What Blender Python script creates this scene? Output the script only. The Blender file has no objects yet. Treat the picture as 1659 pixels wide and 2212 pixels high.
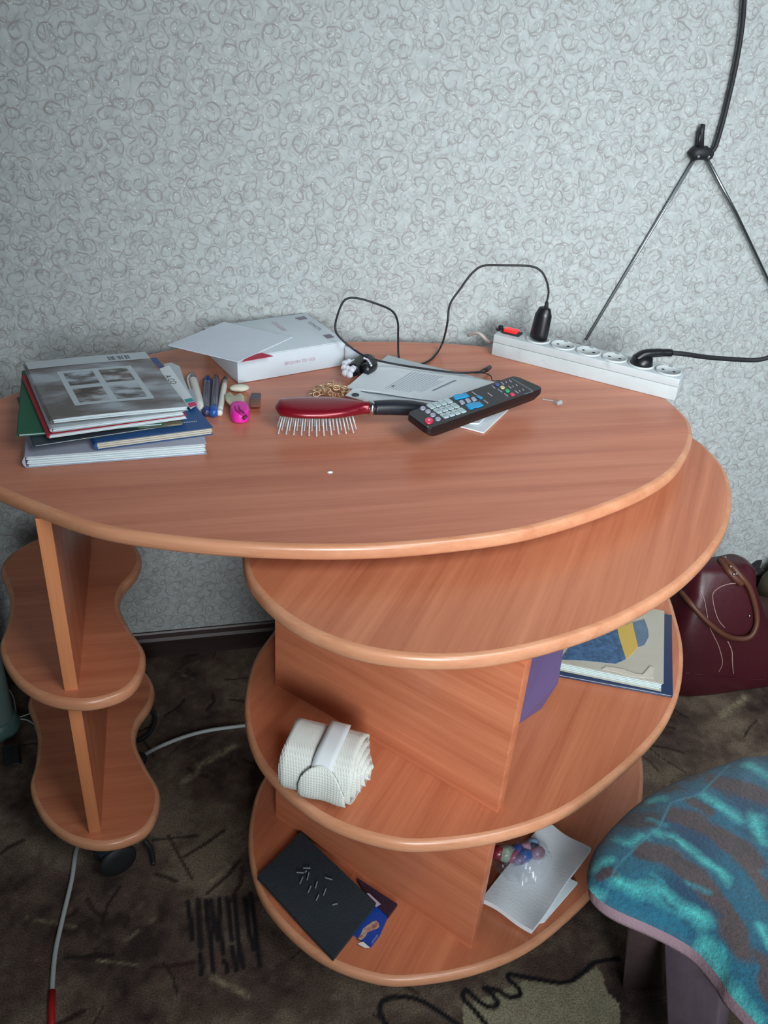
import bpy, math, random
import numpy as np
from mathutils import Vector, Matrix
from mathutils.bvhtree import BVHTree
random.seed(7)
rng = np.random.default_rng(11)

# ------------------------------------------------------------------ camera
W_IMG, H_IMG, FPX = 1659.0, 2212.0, 1930.0
CX, CY = W_IMG/2, H_IMG/2
TOP = 0.74                      # desk top height
CAMH = TOP + 0.62
def _camrot():
    d = Vector((603-CX, -(4183-CY), -FPX)); Z = -d.normalized()      # nadir vanishing point
    a = Vector((287-CX, -(1374-CY), -FPX)); b = Vector((1633-CX, -(1248-CY), -FPX))
    X = Z.cross(a.cross(b)).normalized()
    if X.x < 0: X = -X
    return Matrix((X, Z.cross(X), Z))
RC = _camrot()
cam_d = bpy.data.cameras.new('camera'); cam = bpy.data.objects.new('camera', cam_d)
bpy.context.scene.collection.objects.link(cam)
cam_d.sensor_fit = 'HORIZONTAL'; cam_d.sensor_width = 36; cam_d.lens = FPX*36/W_IMG
cam_d.clip_start = 0.02
cam.matrix_world = Matrix.Translation((0, 0, CAMH)) @ RC.to_4x4()
S = bpy.context.scene
S.camera = cam
# ------------------------------------------------------------------ light
S.view_settings.view_transform = 'Standard'; S.view_settings.look = 'None'
S.view_settings.gamma = 1; S.view_settings.use_curve_mapping = False
S.view_settings.exposure = 0.0
world = bpy.data.worlds.new('world'); S.world = world; world.use_nodes = True
bg = world.node_tree.nodes['Background']; bg.inputs[0].default_value = (0.80, 0.92, 1.0, 1); bg.inputs[1].default_value = 0.05
def area(name, loc, target, sx, sy, power, col, spread=180):
    l = bpy.data.lights.new(name, 'AREA'); l.shape = 'RECTANGLE'; l.size = sx; l.size_y = sy; l.energy = power; l.color = col; l.spread = math.radians(spread)
    o = bpy.data.objects.new(name, l); S.collection.objects.link(o); o.location = loc
    o.rotation_euler = (Vector(target)-Vector(loc)).to_track_quat('-Z', 'Y').to_euler()
    return o
area('window_light', (1.05, -0.50, 2.30), (0.66, 1.25, 0.85), 1.0, 1.0, 8.8, (0.92, 0.97, 1.0), 84)
area('far_window_light', (0.30, -1.7, 1.50), (0.92, 1.2, 0.76), 1.1, 1.0, 12.0, (0.92, 0.96, 1.0), 52)
area('side_window_light', (2.1, -0.3, 1.9), (1.2, 1.5, 1.3), 1.1, 1.2, 3.5, (0.50, 0.78, 1.0), 150)

# ------------------------------------------------------------------ geometry helpers
def ray(px, py): return RC @ Vector((px-CX, -(py-CY), -FPX))
def P(px, py, z):
    v = ray(px, py); return Vector((0, 0, CAMH)) + v*((z-CAMH)/v.z)
def PY(px, py, y):
    v = ray(px, py); return Vector((0, 0, CAMH)) + v*(y/v.y)
def PL(px, py, p0, n):
    v = ray(px, py); o = Vector((0, 0, CAMH)); return o + v*((p0-o).dot(n)/v.dot(n))
def cat(pts, n=8, closed=False):
    pts = [Vector(p) for p in pts]; out = []; N = len(pts)
    for i in range(N if closed else N-1):
        g = (lambda k: pts[k % N]) if closed else (lambda k: pts[min(max(k, 0), N-1)])
        p0, p1, p2, p3 = g(i-1), g(i), g(i+1), g(i+2)
        for k in range(n):
            t = k/n
            out.append(0.5*((2*p1)+(p2-p0)*t+(2*p0-5*p1+4*p2-p3)*t*t+(3*p1-p0-3*p2+p3)*t**3))
    if not closed: out.append(pts[-1].copy())
    return out
def lin(c):
    return tuple(((x/255)/12.92 if x/255 <= .04045 else ((x/255+.055)/1.055)**2.4) for x in c)
class MB:
    def __init__(s): s.v = []; s.f = []
    def add(s, vs, fs):
        b = len(s.v); s.v += [Vector(v) for v in vs]; s.f += [tuple(i+b for i in f) for f in fs]; return s
    def hexa(s, bot, top):
        n = len(bot)
        return s.add(list(bot)+list(top), [tuple(range(n))[::-1], tuple(range(n, 2*n))]+[(i, (i+1) % n, (i+1) % n+n, i+n) for i in range(n)])
    def prism(s, poly, z0, z1):
        return s.hexa([Vector((p[0], p[1], z0)) for p in poly], [Vector((p[0], p[1], z1)) for p in poly])
    def box(s, c, sz, M=None):
        M = M or Matrix.Identity(3); c = Vector(c); x, y, z = sz[0]/2, sz[1]/2, sz[2]/2
        q = lambda a, b, d: c+M @ Vector((a, b, d))
        return s.hexa([q(-x,-y,-z), q(x,-y,-z), q(x,y,-z), q(-x,y,-z)], [q(-x,-y,z), q(x,-y,z), q(x,y,z), q(-x,y,z)])
    def tube(s, pts, r, seg=8, closed=False, flat=1.0, up=None):
        pts = [Vector(p) for p in pts]; n = len(pts)
        rr = r if isinstance(r, (list, tuple)) else [r]*n
        rings = []; prev = None
        for i in range(n):
            if closed: t = pts[(i+1) % n]-pts[i-1]
            else: t = pts[min(i+1, n-1)]-pts[max(i-1, 0)]
            t.normalize()
            if prev is None:
                u = Vector(up) if up else (Vector((0, 0, 1)) if abs(t.z) < .9 else Vector((1, 0, 0)))
            else: u = prev
            u = (u-t*u.dot(t)).normalized(); prev = u; w = t.cross(u)
            rings.append([pts[i]+(u*math.sin(a)*flat+w*math.cos(a))*rr[i] for a in [2*math.pi*k/seg for k in range(seg)]])
        vs = [p for rg in rings for p in rg]; fs = []
        for i in range(n if closed else n-1):
            j = (i+1) % n
            for k in range(seg): fs.append((i*seg+k, i*seg+(k+1) % seg, j*seg+(k+1) % seg, j*seg+k))
        if not closed: fs += [tuple(range(seg))[::-1], tuple((n-1)*seg+k for k in range(seg))]
        return s.add(vs, fs)
    def lathe(s, prof, c, M=None, seg=24, sq=(1, 1)):
        M = M or Matrix.Identity(3); c = Vector(c)
        vs = [c+M @ Vector((r*math.cos(2*math.pi*k/seg)*sq[0], r*math.sin(2*math.pi*k/seg)*sq[1], h)) for r, h in prof for k in range(seg)]
        n = len(prof); fs = [(i*seg+k, i*seg+(k+1) % seg, (i+1)*seg+(k+1) % seg, (i+1)*seg+k) for i in range(n-1) for k in range(seg)]
        fs += [tuple(range(seg))[::-1], tuple((n-1)*seg+k for k in range(seg))]
        return s.add(vs, fs)
    def ball(s, c, r, seg=10, rg=6, sc=(1, 1, 1), M=None):
        M = M or Matrix.Identity(3); c = Vector(c); vs = []; fs = []
        for i in range(rg+1):
            th = math.pi*i/rg
            for k in range(seg):
                a = 2*math.pi*k/seg
                vs.append(c+M @ Vector((r*sc[0]*math.sin(th)*math.cos(a), r*sc[1]*math.sin(th)*math.sin(a), r*sc[2]*math.cos(th))))
        for i in range(rg):
            for k in range(seg): fs.append((i*seg+k, (i+1)*seg+k, (i+1)*seg+(k+1) % seg, i*seg+(k+1) % seg))
        return s.add(vs, fs)
    def surf(s, fn, nu, nv, th=0.0):
        g = [[Vector(fn(i/nu, j/nv)) for j in range(nv+1)] for i in range(nu+1)]
        b = [p for r in g for p in r]; m = nv+1; N = len(b)
        fs = [(i*m+j, (i+1)*m+j, (i+1)*m+j+1, i*m+j+1) for i in range(nu) for j in range(nv)]
        if th:
            low = [p-Vector((0, 0, th)) for p in b]
            fs += [tuple(N+q for q in f[::-1]) for f in list(fs)]
            rim = [i*m for i in range(nu)]+[nu*m+j for j in range(nv)]+[i*m+nv for i in range(nu, 0, -1)]+[j for j in range(nv, 0, -1)]
            L = len(rim)
            for k in range(L):
                a, c = rim[k], rim[(k+1) % L]; fs.append((a, a+N, c+N, c))
            b = b+low
        return s.add(b, fs)
    def build(s, name, m, parent=None, smooth=False, bevel=0, loc=None, sub=0, solid=0):
        org = Vector(loc) if loc is not None else (origin(parent) if parent else None)
        if org is None:
            lo = Vector([min(v[i] for v in s.v) for i in range(3)]); hi = Vector([max(v[i] for v in s.v) for i in range(3)])
            org = Vector(((lo.x+hi.x)/2, (lo.y+hi.y)/2, lo.z))
        me = bpy.data.meshes.new(name); me.from_pydata([v-org for v in s.v], [], s.f); me.validate()
        bmf(me)
        me.materials.append(m)
        o = bpy.data.objects.new(name, me); S.collection.objects.link(o)
        if parent: o.parent = parent; o['_org'] = list(org)
        else: o.location = org
        ORG[o.name] = org
        if smooth: me.polygons.foreach_set('use_smooth', [True]*len(me.polygons))
        if solid:
            q = o.modifiers.new('s', 'SOLIDIFY'); q.thickness = solid; q.offset = 0
        if bevel:
            q = o.modifiers.new('b', 'BEVEL'); q.width = bevel; q.segments = 3; q.limit_method = 'ANGLE'; q.angle_limit = math.radians(40); q.harden_normals = False
            me.polygons.foreach_set('use_smooth', [True]*len(me.polygons))
        if sub:
            q = o.modifiers.new('ss', 'SUBSURF'); q.levels = sub; q.render_levels = sub
        if smooth is False and bevel:
            pass
        if '_org' in o: del o['_org']
        return o
def bmf(me):
    import bmesh
    b = bmesh.new(); b.from_mesh(me); bmesh.ops.recalc_face_normals(b, faces=b.faces[:]); b.to_mesh(me); b.free()
ORG = {}
def origin(o): return ORG[o.name]
def thing(name, loc, label, cat_, group=None):
    o = bpy.data.objects.new(name, None); o.empty_display_size = .05; S.collection.objects.link(o); o.location = loc
    ORG[o.name] = Vector(loc); return tag(o, label, cat_, group)
def tag(o, label=None, cat_=None, group=None, kind=None):
    if label: o['label'] = label
    if cat_: o['category'] = cat_
    if group: o['group'] = group
    if kind: o['kind'] = kind
    return o
def text_part(txt, size, o3, u, v, m, parent, name='printed_text', lift=.0003):
    """flat lettering: origin o3 (left baseline), unit directions u (reading) and v (up)"""
    c = bpy.data.curves.new(name, 'FONT'); c.body = txt; c.size = size; c.extrude = 0
    t = bpy.data.objects.new('tmp', c); me = bpy.data.meshes.new_from_object(t)
    bpy.data.objects.remove(t)
    u = Vector(u).normalized(); v = Vector(v); v = (v-u*v.dot(u)).normalized(); n = u.cross(v)
    org = origin(parent)
    for q in me.vertices: q.co = Vector(o3)+u*q.co.x+v*q.co.y+n*lift-org
    me.materials.clear(); me.materials.append(m)
    o = bpy.data.objects.new(name, me); S.collection.objects.link(o); o.parent = parent; ORG[o.name] = org
    return o

# ------------------------------------------------------------------ materials
def mat(name, rgb, rough=.6, metal=0, spec=.5, noise=0, nscale=60, bump=0, bscale=400, coat=0, trans=0, emit=0, sheen=0, alpha=1):
    m = bpy.data.materials.new(name); m.use_nodes = True; nt = m.node_tree; b = nt.nodes['Principled BSDF']
    c = lin(rgb)+(1,)
    b.inputs['Base Color'].default_value = c; b.inputs['Roughness'].default_value = rough; b.inputs['Metallic'].default_value = metal
    b.inputs['Specular IOR Level'].default_value = spec; b.inputs['Coat Weight'].default_value = coat; b.inputs['Coat Roughness'].default_value = .15
    b.inputs['Transmission Weight'].default_value = trans; b.inputs['Sheen Weight'].default_value = sheen; b.inputs['Alpha'].default_value = alpha
    if emit: b.inputs['Emission Color'].default_value = c; b.inputs['Emission Strength'].default_value = emit
    tc = nt.nodes.new('ShaderNodeTexCoord')
    n = nt.nodes.new('ShaderNodeTexNoise'); n.inputs['Scale'].default_value = nscale; n.inputs['Detail'].default_value = 4
    nt.links.new(tc.outputs['Object'], n.inputs['Vector'])
    mx = nt.nodes.new('ShaderNodeMix'); mx.data_type = 'RGBA'
    k = noise if noise else .04
    mx.inputs[6].default_value = tuple(x*(1-k) for x in c[:3])+(1,); mx.inputs[7].default_value = tuple(min(1, x*(1+k)) for x in c[:3])+(1,)
    nt.links.new(n.outputs['Fac'], mx.inputs[0]); nt.links.new(mx.outputs[2], b.inputs['Base Color'])
    if bump:
        n2 = nt.nodes.new('ShaderNodeTexNoise'); n2.inputs['Scale'].default_value = bscale; n2.inputs['Detail'].default_value = 3
        nt.links.new(tc.outputs['Object'], n2.inputs['Vector'])
        bp = nt.nodes.new('ShaderNodeBump'); bp.inputs['Strength'].default_value = bump; bp.inputs['Distance'].default_value = .002
        nt.links.new(n2.outputs['Fac'], bp.inputs['Height']); nt.links.new(bp.outputs[0], b.inputs['Normal'])
    return m
def wood(name, dark, light, ang=0, rough=.33, rot=None):
    m = bpy.data.materials.new(name); m.use_nodes = True; nt = m.node_tree; N = nt.nodes; L = nt.links; b = N['Principled BSDF']
    tc = N.new('ShaderNodeTexCoord'); mp = N.new('ShaderNodeMapping'); mp.inputs['Rotation'].default_value = rot or (0, 0, math.radians(ang))
    mp2 = N.new('ShaderNodeMapping'); mp2.inputs['Scale'].default_value = (1.6, 34, 34)
    L.new(tc.outputs['Object'], mp.inputs[0]); L.new(mp.outputs[0], mp2.inputs[0])
    n = N.new('ShaderNodeTexNoise'); n.inputs['Scale'].default_value = 1; n.inputs['Detail'].default_value = 6; n.inputs['Distortion'].default_value = .35
    L.new(mp2.outputs[0], n.inputs[0])
    mp3 = N.new('ShaderNodeMapping'); mp3.inputs['Scale'].default_value = (9, 260, 260); L.new(mp.outputs[0], mp3.inputs[0])
    n3 = N.new('ShaderNodeTexNoise'); n3.inputs['Scale'].default_value = 1; n3.inputs['Detail'].default_value = 2; L.new(mp3.outputs[0], n3.inputs[0])
    ad = N.new('ShaderNodeMath'); ad.operation = 'MULTIPLY_ADD'; ad.inputs[1].default_value = .35; L.new(n3.outputs[0], ad.inputs[0]); L.new(n.outputs[0], ad.inputs[2])
    cr = N.new('ShaderNodeValToRGB'); cr.color_ramp.elements[0].position = .45; cr.color_ramp.elements[0].color = lin(dark)+(1,)
    cr.color_ramp.elements[1].position = .92; cr.color_ramp.elements[1].color = lin(light)+(1,)
    L.new(ad.outputs[0], cr.inputs[0]); L.new(cr.outputs[0], b.inputs['Base Color'])
    b.inputs['Roughness'].default_value = rough; b.inputs['Specular IOR Level'].default_value = .55
    bp = N.new('ShaderNodeBump'); bp.inputs['Strength'].default_value = .05; bp.inputs['Distance'].default_value = .001
    L.new(n3.outputs[0], bp.inputs['Height']); L.new(bp.outputs[0], b.inputs['Normal'])
    return m
def attr_mat(name, rough=.9, noise=.35, nscale=300, bump=.5, sheen=0, spec=.3):
    m = bpy.data.materials.new(name); m.use_nodes = True; nt = m.node_tree; N = nt.nodes; L = nt.links; b = N['Principled BSDF']
    a = N.new('ShaderNodeAttribute'); a.attribute_name = 'pattern'
    tc = N.new('ShaderNodeTexCoord'); n = N.new('ShaderNodeTexNoise'); n.inputs['Scale'].default_value = nscale; n.inputs['Detail'].default_value = 5
    n.inputs['Roughness'].default_value = .7
    L.new(tc.outputs['Object'], n.inputs[0])
    mr = N.new('ShaderNodeMapRange'); mr.inputs[1].default_value = .3; mr.inputs[2].default_value = .7; mr.inputs[3].default_value = 1-noise; mr.inputs[4].default_value = 1+noise
    L.new(n.outputs[0], mr.inputs[0])
    vm = N.new('ShaderNodeVectorMath'); vm.operation = 'SCALE'; L.new(a.outputs['Color'], vm.inputs[0]); L.new(mr.outputs[0], vm.inputs['Scale'])
    L.new(vm.outputs[0], b.inputs['Base Color']); b.inputs['Roughness'].default_value = rough; b.inputs['Sheen Weight'].default_value = sheen
    b.inputs['Specular IOR Level'].default_value = spec
    bp = N.new('ShaderNodeBump'); bp.inputs['Strength'].default_value = bump; bp.inputs['Distance'].default_value = .003
    L.new(n.outputs[0], bp.inputs['Height']); L.new(bp.outputs[0], b.inputs['Normal'])
    return m

M_desk = wood('wood_desk', (176, 104, 78), (204, 132, 102), 0)
M_top = wood('wood_plate', (178, 104, 72), (208, 134, 98), -55)
M_shelf = wood('wood_shelf', (172, 98, 68), (202, 128, 92), -50)
M_panel = wood('wood_panel', (146, 76, 46), (188, 108, 70), 0, rot=(0, 0, math.radians(25)))
M_left = wood('wood_left', (172, 98, 68), (202, 128, 92), 0)
M_rim = wood('wood_rim', (186, 126, 92), (208, 152, 118), 20, rough=.3)
M_rimL = M_rim
M_paper = mat('paper', (214, 222, 226), .75, noise=.05)
M_page = mat('pages', (205, 220, 224), .8, noise=.12, nscale=500)
M_pageold = mat('pages_old', (196, 192, 178), .85, noise=.12, nscale=200)
M_black = mat('black_plastic', (20, 22, 26), .35)
M_blackmat = mat('black_rubber', (26, 28, 32), .6)
M_ink = mat('ink', (60, 66, 76), .7)
M_inkf = mat('ink_faint', (165, 178, 190), .8)
M_inkr = mat('ink_reddish', (190, 165, 175), .8)
M_white = mat('white_plastic', (188, 196, 197), .4, noise=.06, nscale=30)
M_chrome = mat('chrome', (200, 205, 210), .2, metal=1)

# ------------------------------------------------------------------ the room
WALLY = 1.585
def wallpaper():
    m = bpy.data.materials.new('wallpaper'); m.use_nodes = True; nt = m.node_tree; N = nt.nodes; L = nt.links; b = N['Principled BSDF']
    def math_(op, a, c=None, d=None):
        n = N.new('ShaderNodeMath'); n.operation = op
        for i, x in enumerate((a, c, d)):
            if x is None: continue
            if isinstance(x, (int, float)): n.inputs[i].default_value = x
            else: L.new(x, n.inputs[i])
        return n.outputs[0]
    tc = N.new('ShaderNodeTexCoord'); sp = N.new('ShaderNodeSeparateXYZ'); L.new(tc.outputs['Object'], sp.inputs[0])
    cb = N.new('ShaderNodeCombineXYZ'); L.new(sp.outputs[0], cb.inputs[0]); L.new(sp.outputs[2], cb.inputs[1])
    ns = N.new('ShaderNodeTexNoise'); ns.inputs['Scale'].default_value = 28; ns.inputs['Detail'].default_value = 1; L.new(cb.outputs[0], ns.inputs[0])
    v1 = N.new('ShaderNodeVectorMath'); v1.operation = 'SUBTRACT'; L.new(ns.outputs['Color'], v1.inputs[0]); v1.inputs[1].default_value = (.5, .5, .5)
    v2 = N.new('ShaderNodeVectorMath'); v2.operation = 'MULTIPLY_ADD'; L.new(v1.outputs[0], v2.inputs[0]); v2.inputs[1].default_value = (.018, .018, 0); L.new(cb.outputs[0], v2.inputs[2])
    lines = []
    for sc, off, k, wd in ((28, 0, 2.4, .18), (44, 5.3, 2.0, .19), (34, 9.1, 1.7, .14)):
        vs = N.new('ShaderNodeVectorMath'); vs.operation = 'MULTIPLY_ADD'; L.new(v2.outputs[0], vs.inputs[0]); vs.inputs[1].default_value = (sc, sc, 0); vs.inputs[2].default_value = (off, off*.7, 0)
        vo = N.new('ShaderNodeTexVoronoi'); vo.voronoi_dimensions = '2D'; vo.inputs['Scale'].default_value = 1; vo.inputs['Randomness'].default_value = .9
        L.new(vs.outputs[0], vo.inputs['Vector'])
        df = N.new('ShaderNodeVectorMath'); df.operation = 'SUBTRACT'; L.new(vs.outputs[0], df.inputs[0]); L.new(vo.outputs['Position'], df.inputs[1])
        s2 = N.new('ShaderNodeSeparateXYZ'); L.new(df.outputs[0], s2.inputs[0])
        s3 = N.new('ShaderNodeSeparateColor'); L.new(vo.outputs['Color'], s3.inputs[0])
        an = math_('DIVIDE', math_('ARCTAN2', s2.outputs[1], s2.outputs[0]), 2*math.pi)
        sg = math_('SIGN', math_('SUBTRACT', s3.outputs[0], .5))
        a2 = math_('ADD', math_('MULTIPLY', an, sg), s3.outputs[1])
        fr = math_('FRACT', math_('MULTIPLY_ADD', vo.outputs['Distance'], k, a2))
        dd = math_('ABSOLUTE', math_('SUBTRACT', fr, .5))
        mr = N.new('ShaderNodeMapRange'); mr.interpolation_type = 'SMOOTHSTEP'; L.new(dd, mr.inputs[0]); mr.inputs[1].default_value = 0; mr.inputs[2].default_value = wd; mr.inputs[3].default_value = 1; mr.inputs[4].default_value = 0
        # fade at centre and at cell rim
        m1 = N.new('ShaderNodeMapRange'); L.new(vo.outputs['Distance'], m1.inputs[0]); m1.inputs[1].default_value = .06; m1.inputs[2].default_value = .16
        m2 = N.new('ShaderNodeMapRange'); L.new(vo.outputs['Distance'], m2.inputs[0]); m2.inputs[1].default_value = .48; m2.inputs[2].default_value = .62; m2.inputs[3].default_value = 1; m2.inputs[4].default_value = 0
        lines.append(math_('MULTIPLY', math_('MULTIPLY', mr.outputs[0], m1.outputs[0]), m2.outputs[0]))
    ve = N.new('ShaderNodeTexVoronoi'); ve.voronoi_dimensions = '2D'; ve.feature = 'DISTANCE_TO_EDGE'; ve.inputs['Scale'].default_value = 30; L.new(v2.outputs[0], ve.inputs['Vector'])
    me_ = N.new('ShaderNodeMapRange'); me_.interpolation_type = 'SMOOTHSTEP'; L.new(ve.outputs[0], me_.inputs[0]); me_.inputs[2].default_value = .05; me_.inputs[3].default_value = .55; me_.inputs[4].default_value = 0
    tot = math_('MAXIMUM', math_('MAXIMUM', lines[0], math_('MULTIPLY', lines[1], .85)), math_('MAXIMUM', math_('MULTIPLY', lines[2], .6), me_.outputs[0]))
    n2 = N.new('ShaderNodeTexNoise'); n2.inputs['Scale'].default_value = 70; n2.inputs['Detail'].default_value = 2; L.new(cb.outputs[0], n2.inputs[0])
    mr2 = N.new('ShaderNodeMapRange'); L.new(n2.outputs[0], mr2.inputs[0]); mr2.inputs[1].default_value = .3; mr2.inputs[2].default_value = .55; mr2.inputs[3].default_value = .3; mr2.inputs[4].default_value = 1
    tot = math_('MULTIPLY', tot, mr2.outputs[0])
    mx = N.new('ShaderNodeMix'); mx.data_type = 'RGBA'; L.new(tot, mx.inputs[0]); mx.inputs[6].default_value = lin((170, 178, 178))+(1,); mx.inputs[7].default_value = lin((141, 138, 136))+(1,)
    # fine mottling
    n3 = N.new('ShaderNodeTexNoise'); n3.inputs['Scale'].default_value = 55; n3.inputs['Detail'].default_value = 6; L.new(cb.outputs[0], n3.inputs[0])
    m3 = N.new('ShaderNodeMapRange'); L.new(n3.outputs[0], m3.inputs[0]); m3.inputs[1].default_value = .3; m3.inputs[2].default_value = .7; m3.inputs[3].default_value = .86; m3.inputs[4].default_value = 1.1
    vm = N.new('ShaderNodeVectorMath'); vm.operation = 'SCALE'; L.new(mx.outputs[2], vm.inputs[0]); L.new(m3.outputs[0], vm.inputs['Scale'])
    # glitter specks, their glints painted into the colour as pale dots
    vg = N.new('ShaderNodeTexVoronoi'); vg.voronoi_dimensions = '2D'; vg.inputs['Scale'].default_value = 38; L.new(cb.outputs[0], vg.inputs['Vector'])
    gl = math_('LESS_THAN', vg.outputs['Distance'], .035)
    mg = N.new('ShaderNodeMix'); mg.data_type = 'RGBA'; L.new(math_('MULTIPLY', gl, .6), mg.inputs[0]); L.new(vm.outputs[0], mg.inputs[6]); mg.inputs[7].default_value = (.85, .88, .88, 1)
    L.new(mg.outputs[2], b.inputs['Base Color']); b.inputs['Roughness'].default_value = .62; b.inputs['Specular IOR Level'].default_value = .3
    bp = N.new('ShaderNodeBump'); bp.inputs['Strength'].default_value = .35; bp.inputs['Distance'].default_value = .0012; bp.invert = True
    L.new(tot, bp.inputs['Height']); L.new(bp.outputs[0], b.inputs['Normal'])
    return m
tag(MB().box((0.4, WALLY+.05, 1.3), (5.2, .1, 2.8)).build('wall_back', wallpaper(), loc=(0, WALLY, 0)), kind='structure')
M_base = wood('baseboard_wood', (42, 30, 30), (62, 46, 44), 0, rough=.4)
bb = MB()
prof = [(0, 0), (-.016, 0), (-.016, .045), (-.013, .052), (-.006, .058), (-.004, .062), (0, .062)]
bb.hexa([Vector((-2.2, WALLY+a, b)) for a, b in prof], [Vector((3, WALLY+a, b)) for a, b in prof])
tag(bb.build('baseboard_back', M_base, loc=(0, WALLY, 0)), kind='structure')

# carpet: pattern woven in as point colours on a grid
def stroke_mask(X, Y, pts, w, soft=.35):
    d = np.full(X.shape, 9.0)
    for a, b in zip(pts[:-1], pts[1:]):
        ax, ay = a[0], a[1]; dx, dy = b[0]-ax, b[1]-ay; L2 = dx*dx+dy*dy+1e-12
        t = np.clip(((X-ax)*dx+(Y-ay)*dy)/L2, 0, 1); d = np.minimum(d, np.hypot(X-ax-t*dx, Y-ay-t*dy))
    return np.clip((w-d)/(w*soft)+.0, 0, 1)
def grid_mesh(name, xs, ys, zf, colf, m):
    X, Y = np.meshgrid(xs, ys, indexing='ij'); nx, ny = X.shape
    co = np.stack([X, Y, zf(X, Y)], -1).reshape(-1, 3)
    idx = np.arange(nx*ny).reshape(nx, ny)
    q = np.stack([idx[:-1, :-1], idx[1:, :-1], idx[1:, 1:], idx[:-1, 1:]], -1).reshape(-1, 4)
    me = bpy.data.meshes.new(name); me.vertices.add(len(co)); me.vertices.foreach_set('co', co.ravel())
    me.loops.add(q.size); me.loops.foreach_set('vertex_index', q.ravel().astype(np.int32))
    me.polygons.add(len(q)); me.polygons.foreach_set('loop_start', np.arange(0, q.size, 4, dtype=np.int32)); me.polygons.foreach_set('loop_total', np.full(len(q), 4, dtype=np.int32))
    me.update(calc_edges=True)
    col = colf(X, Y).reshape(-1, 3); a = me.color_attributes.new('pattern', 'FLOAT_COLOR', 'POINT')
    a.data.foreach_set('color', np.concatenate([col, np.ones((len(col), 1))], 1).astype(np.float32).ravel())
    me.materials.append(m); me.polygons.foreach_set('use_smooth', [True]*len(q))
    o = bpy.data.objects.new(name, me); S.collection.objects.link(o); ORG[o.name] = Vector((0, 0, 0)); return o
def vnoise(X, Y, s, seed):
    r = np.random.default_rng(seed).random((256, 256)); x = X*s+1000; y = Y*s+1000
    xi = np.floor(x).astype(int); yi = np.floor(y).astype(int); fx = x-xi; fy = y-yi; fx = fx*fx*(3-2*fx); fy = fy*fy*(3-2*fy)
    g = lambda a, b: r[a % 256, b % 256]
    return (g(xi, yi)*(1-fx)+g(xi+1, yi)*fx)*(1-fy)+(g(xi, yi+1)*(1-fx)+g(xi+1, yi+1)*fx)*fy
def mixc(c, col, m): return c*(1-m[..., None])+np.array(lin(col))*m[..., None]
def F(px, py): p = P(px, py, 0); return (p.x, p.y)
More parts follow.
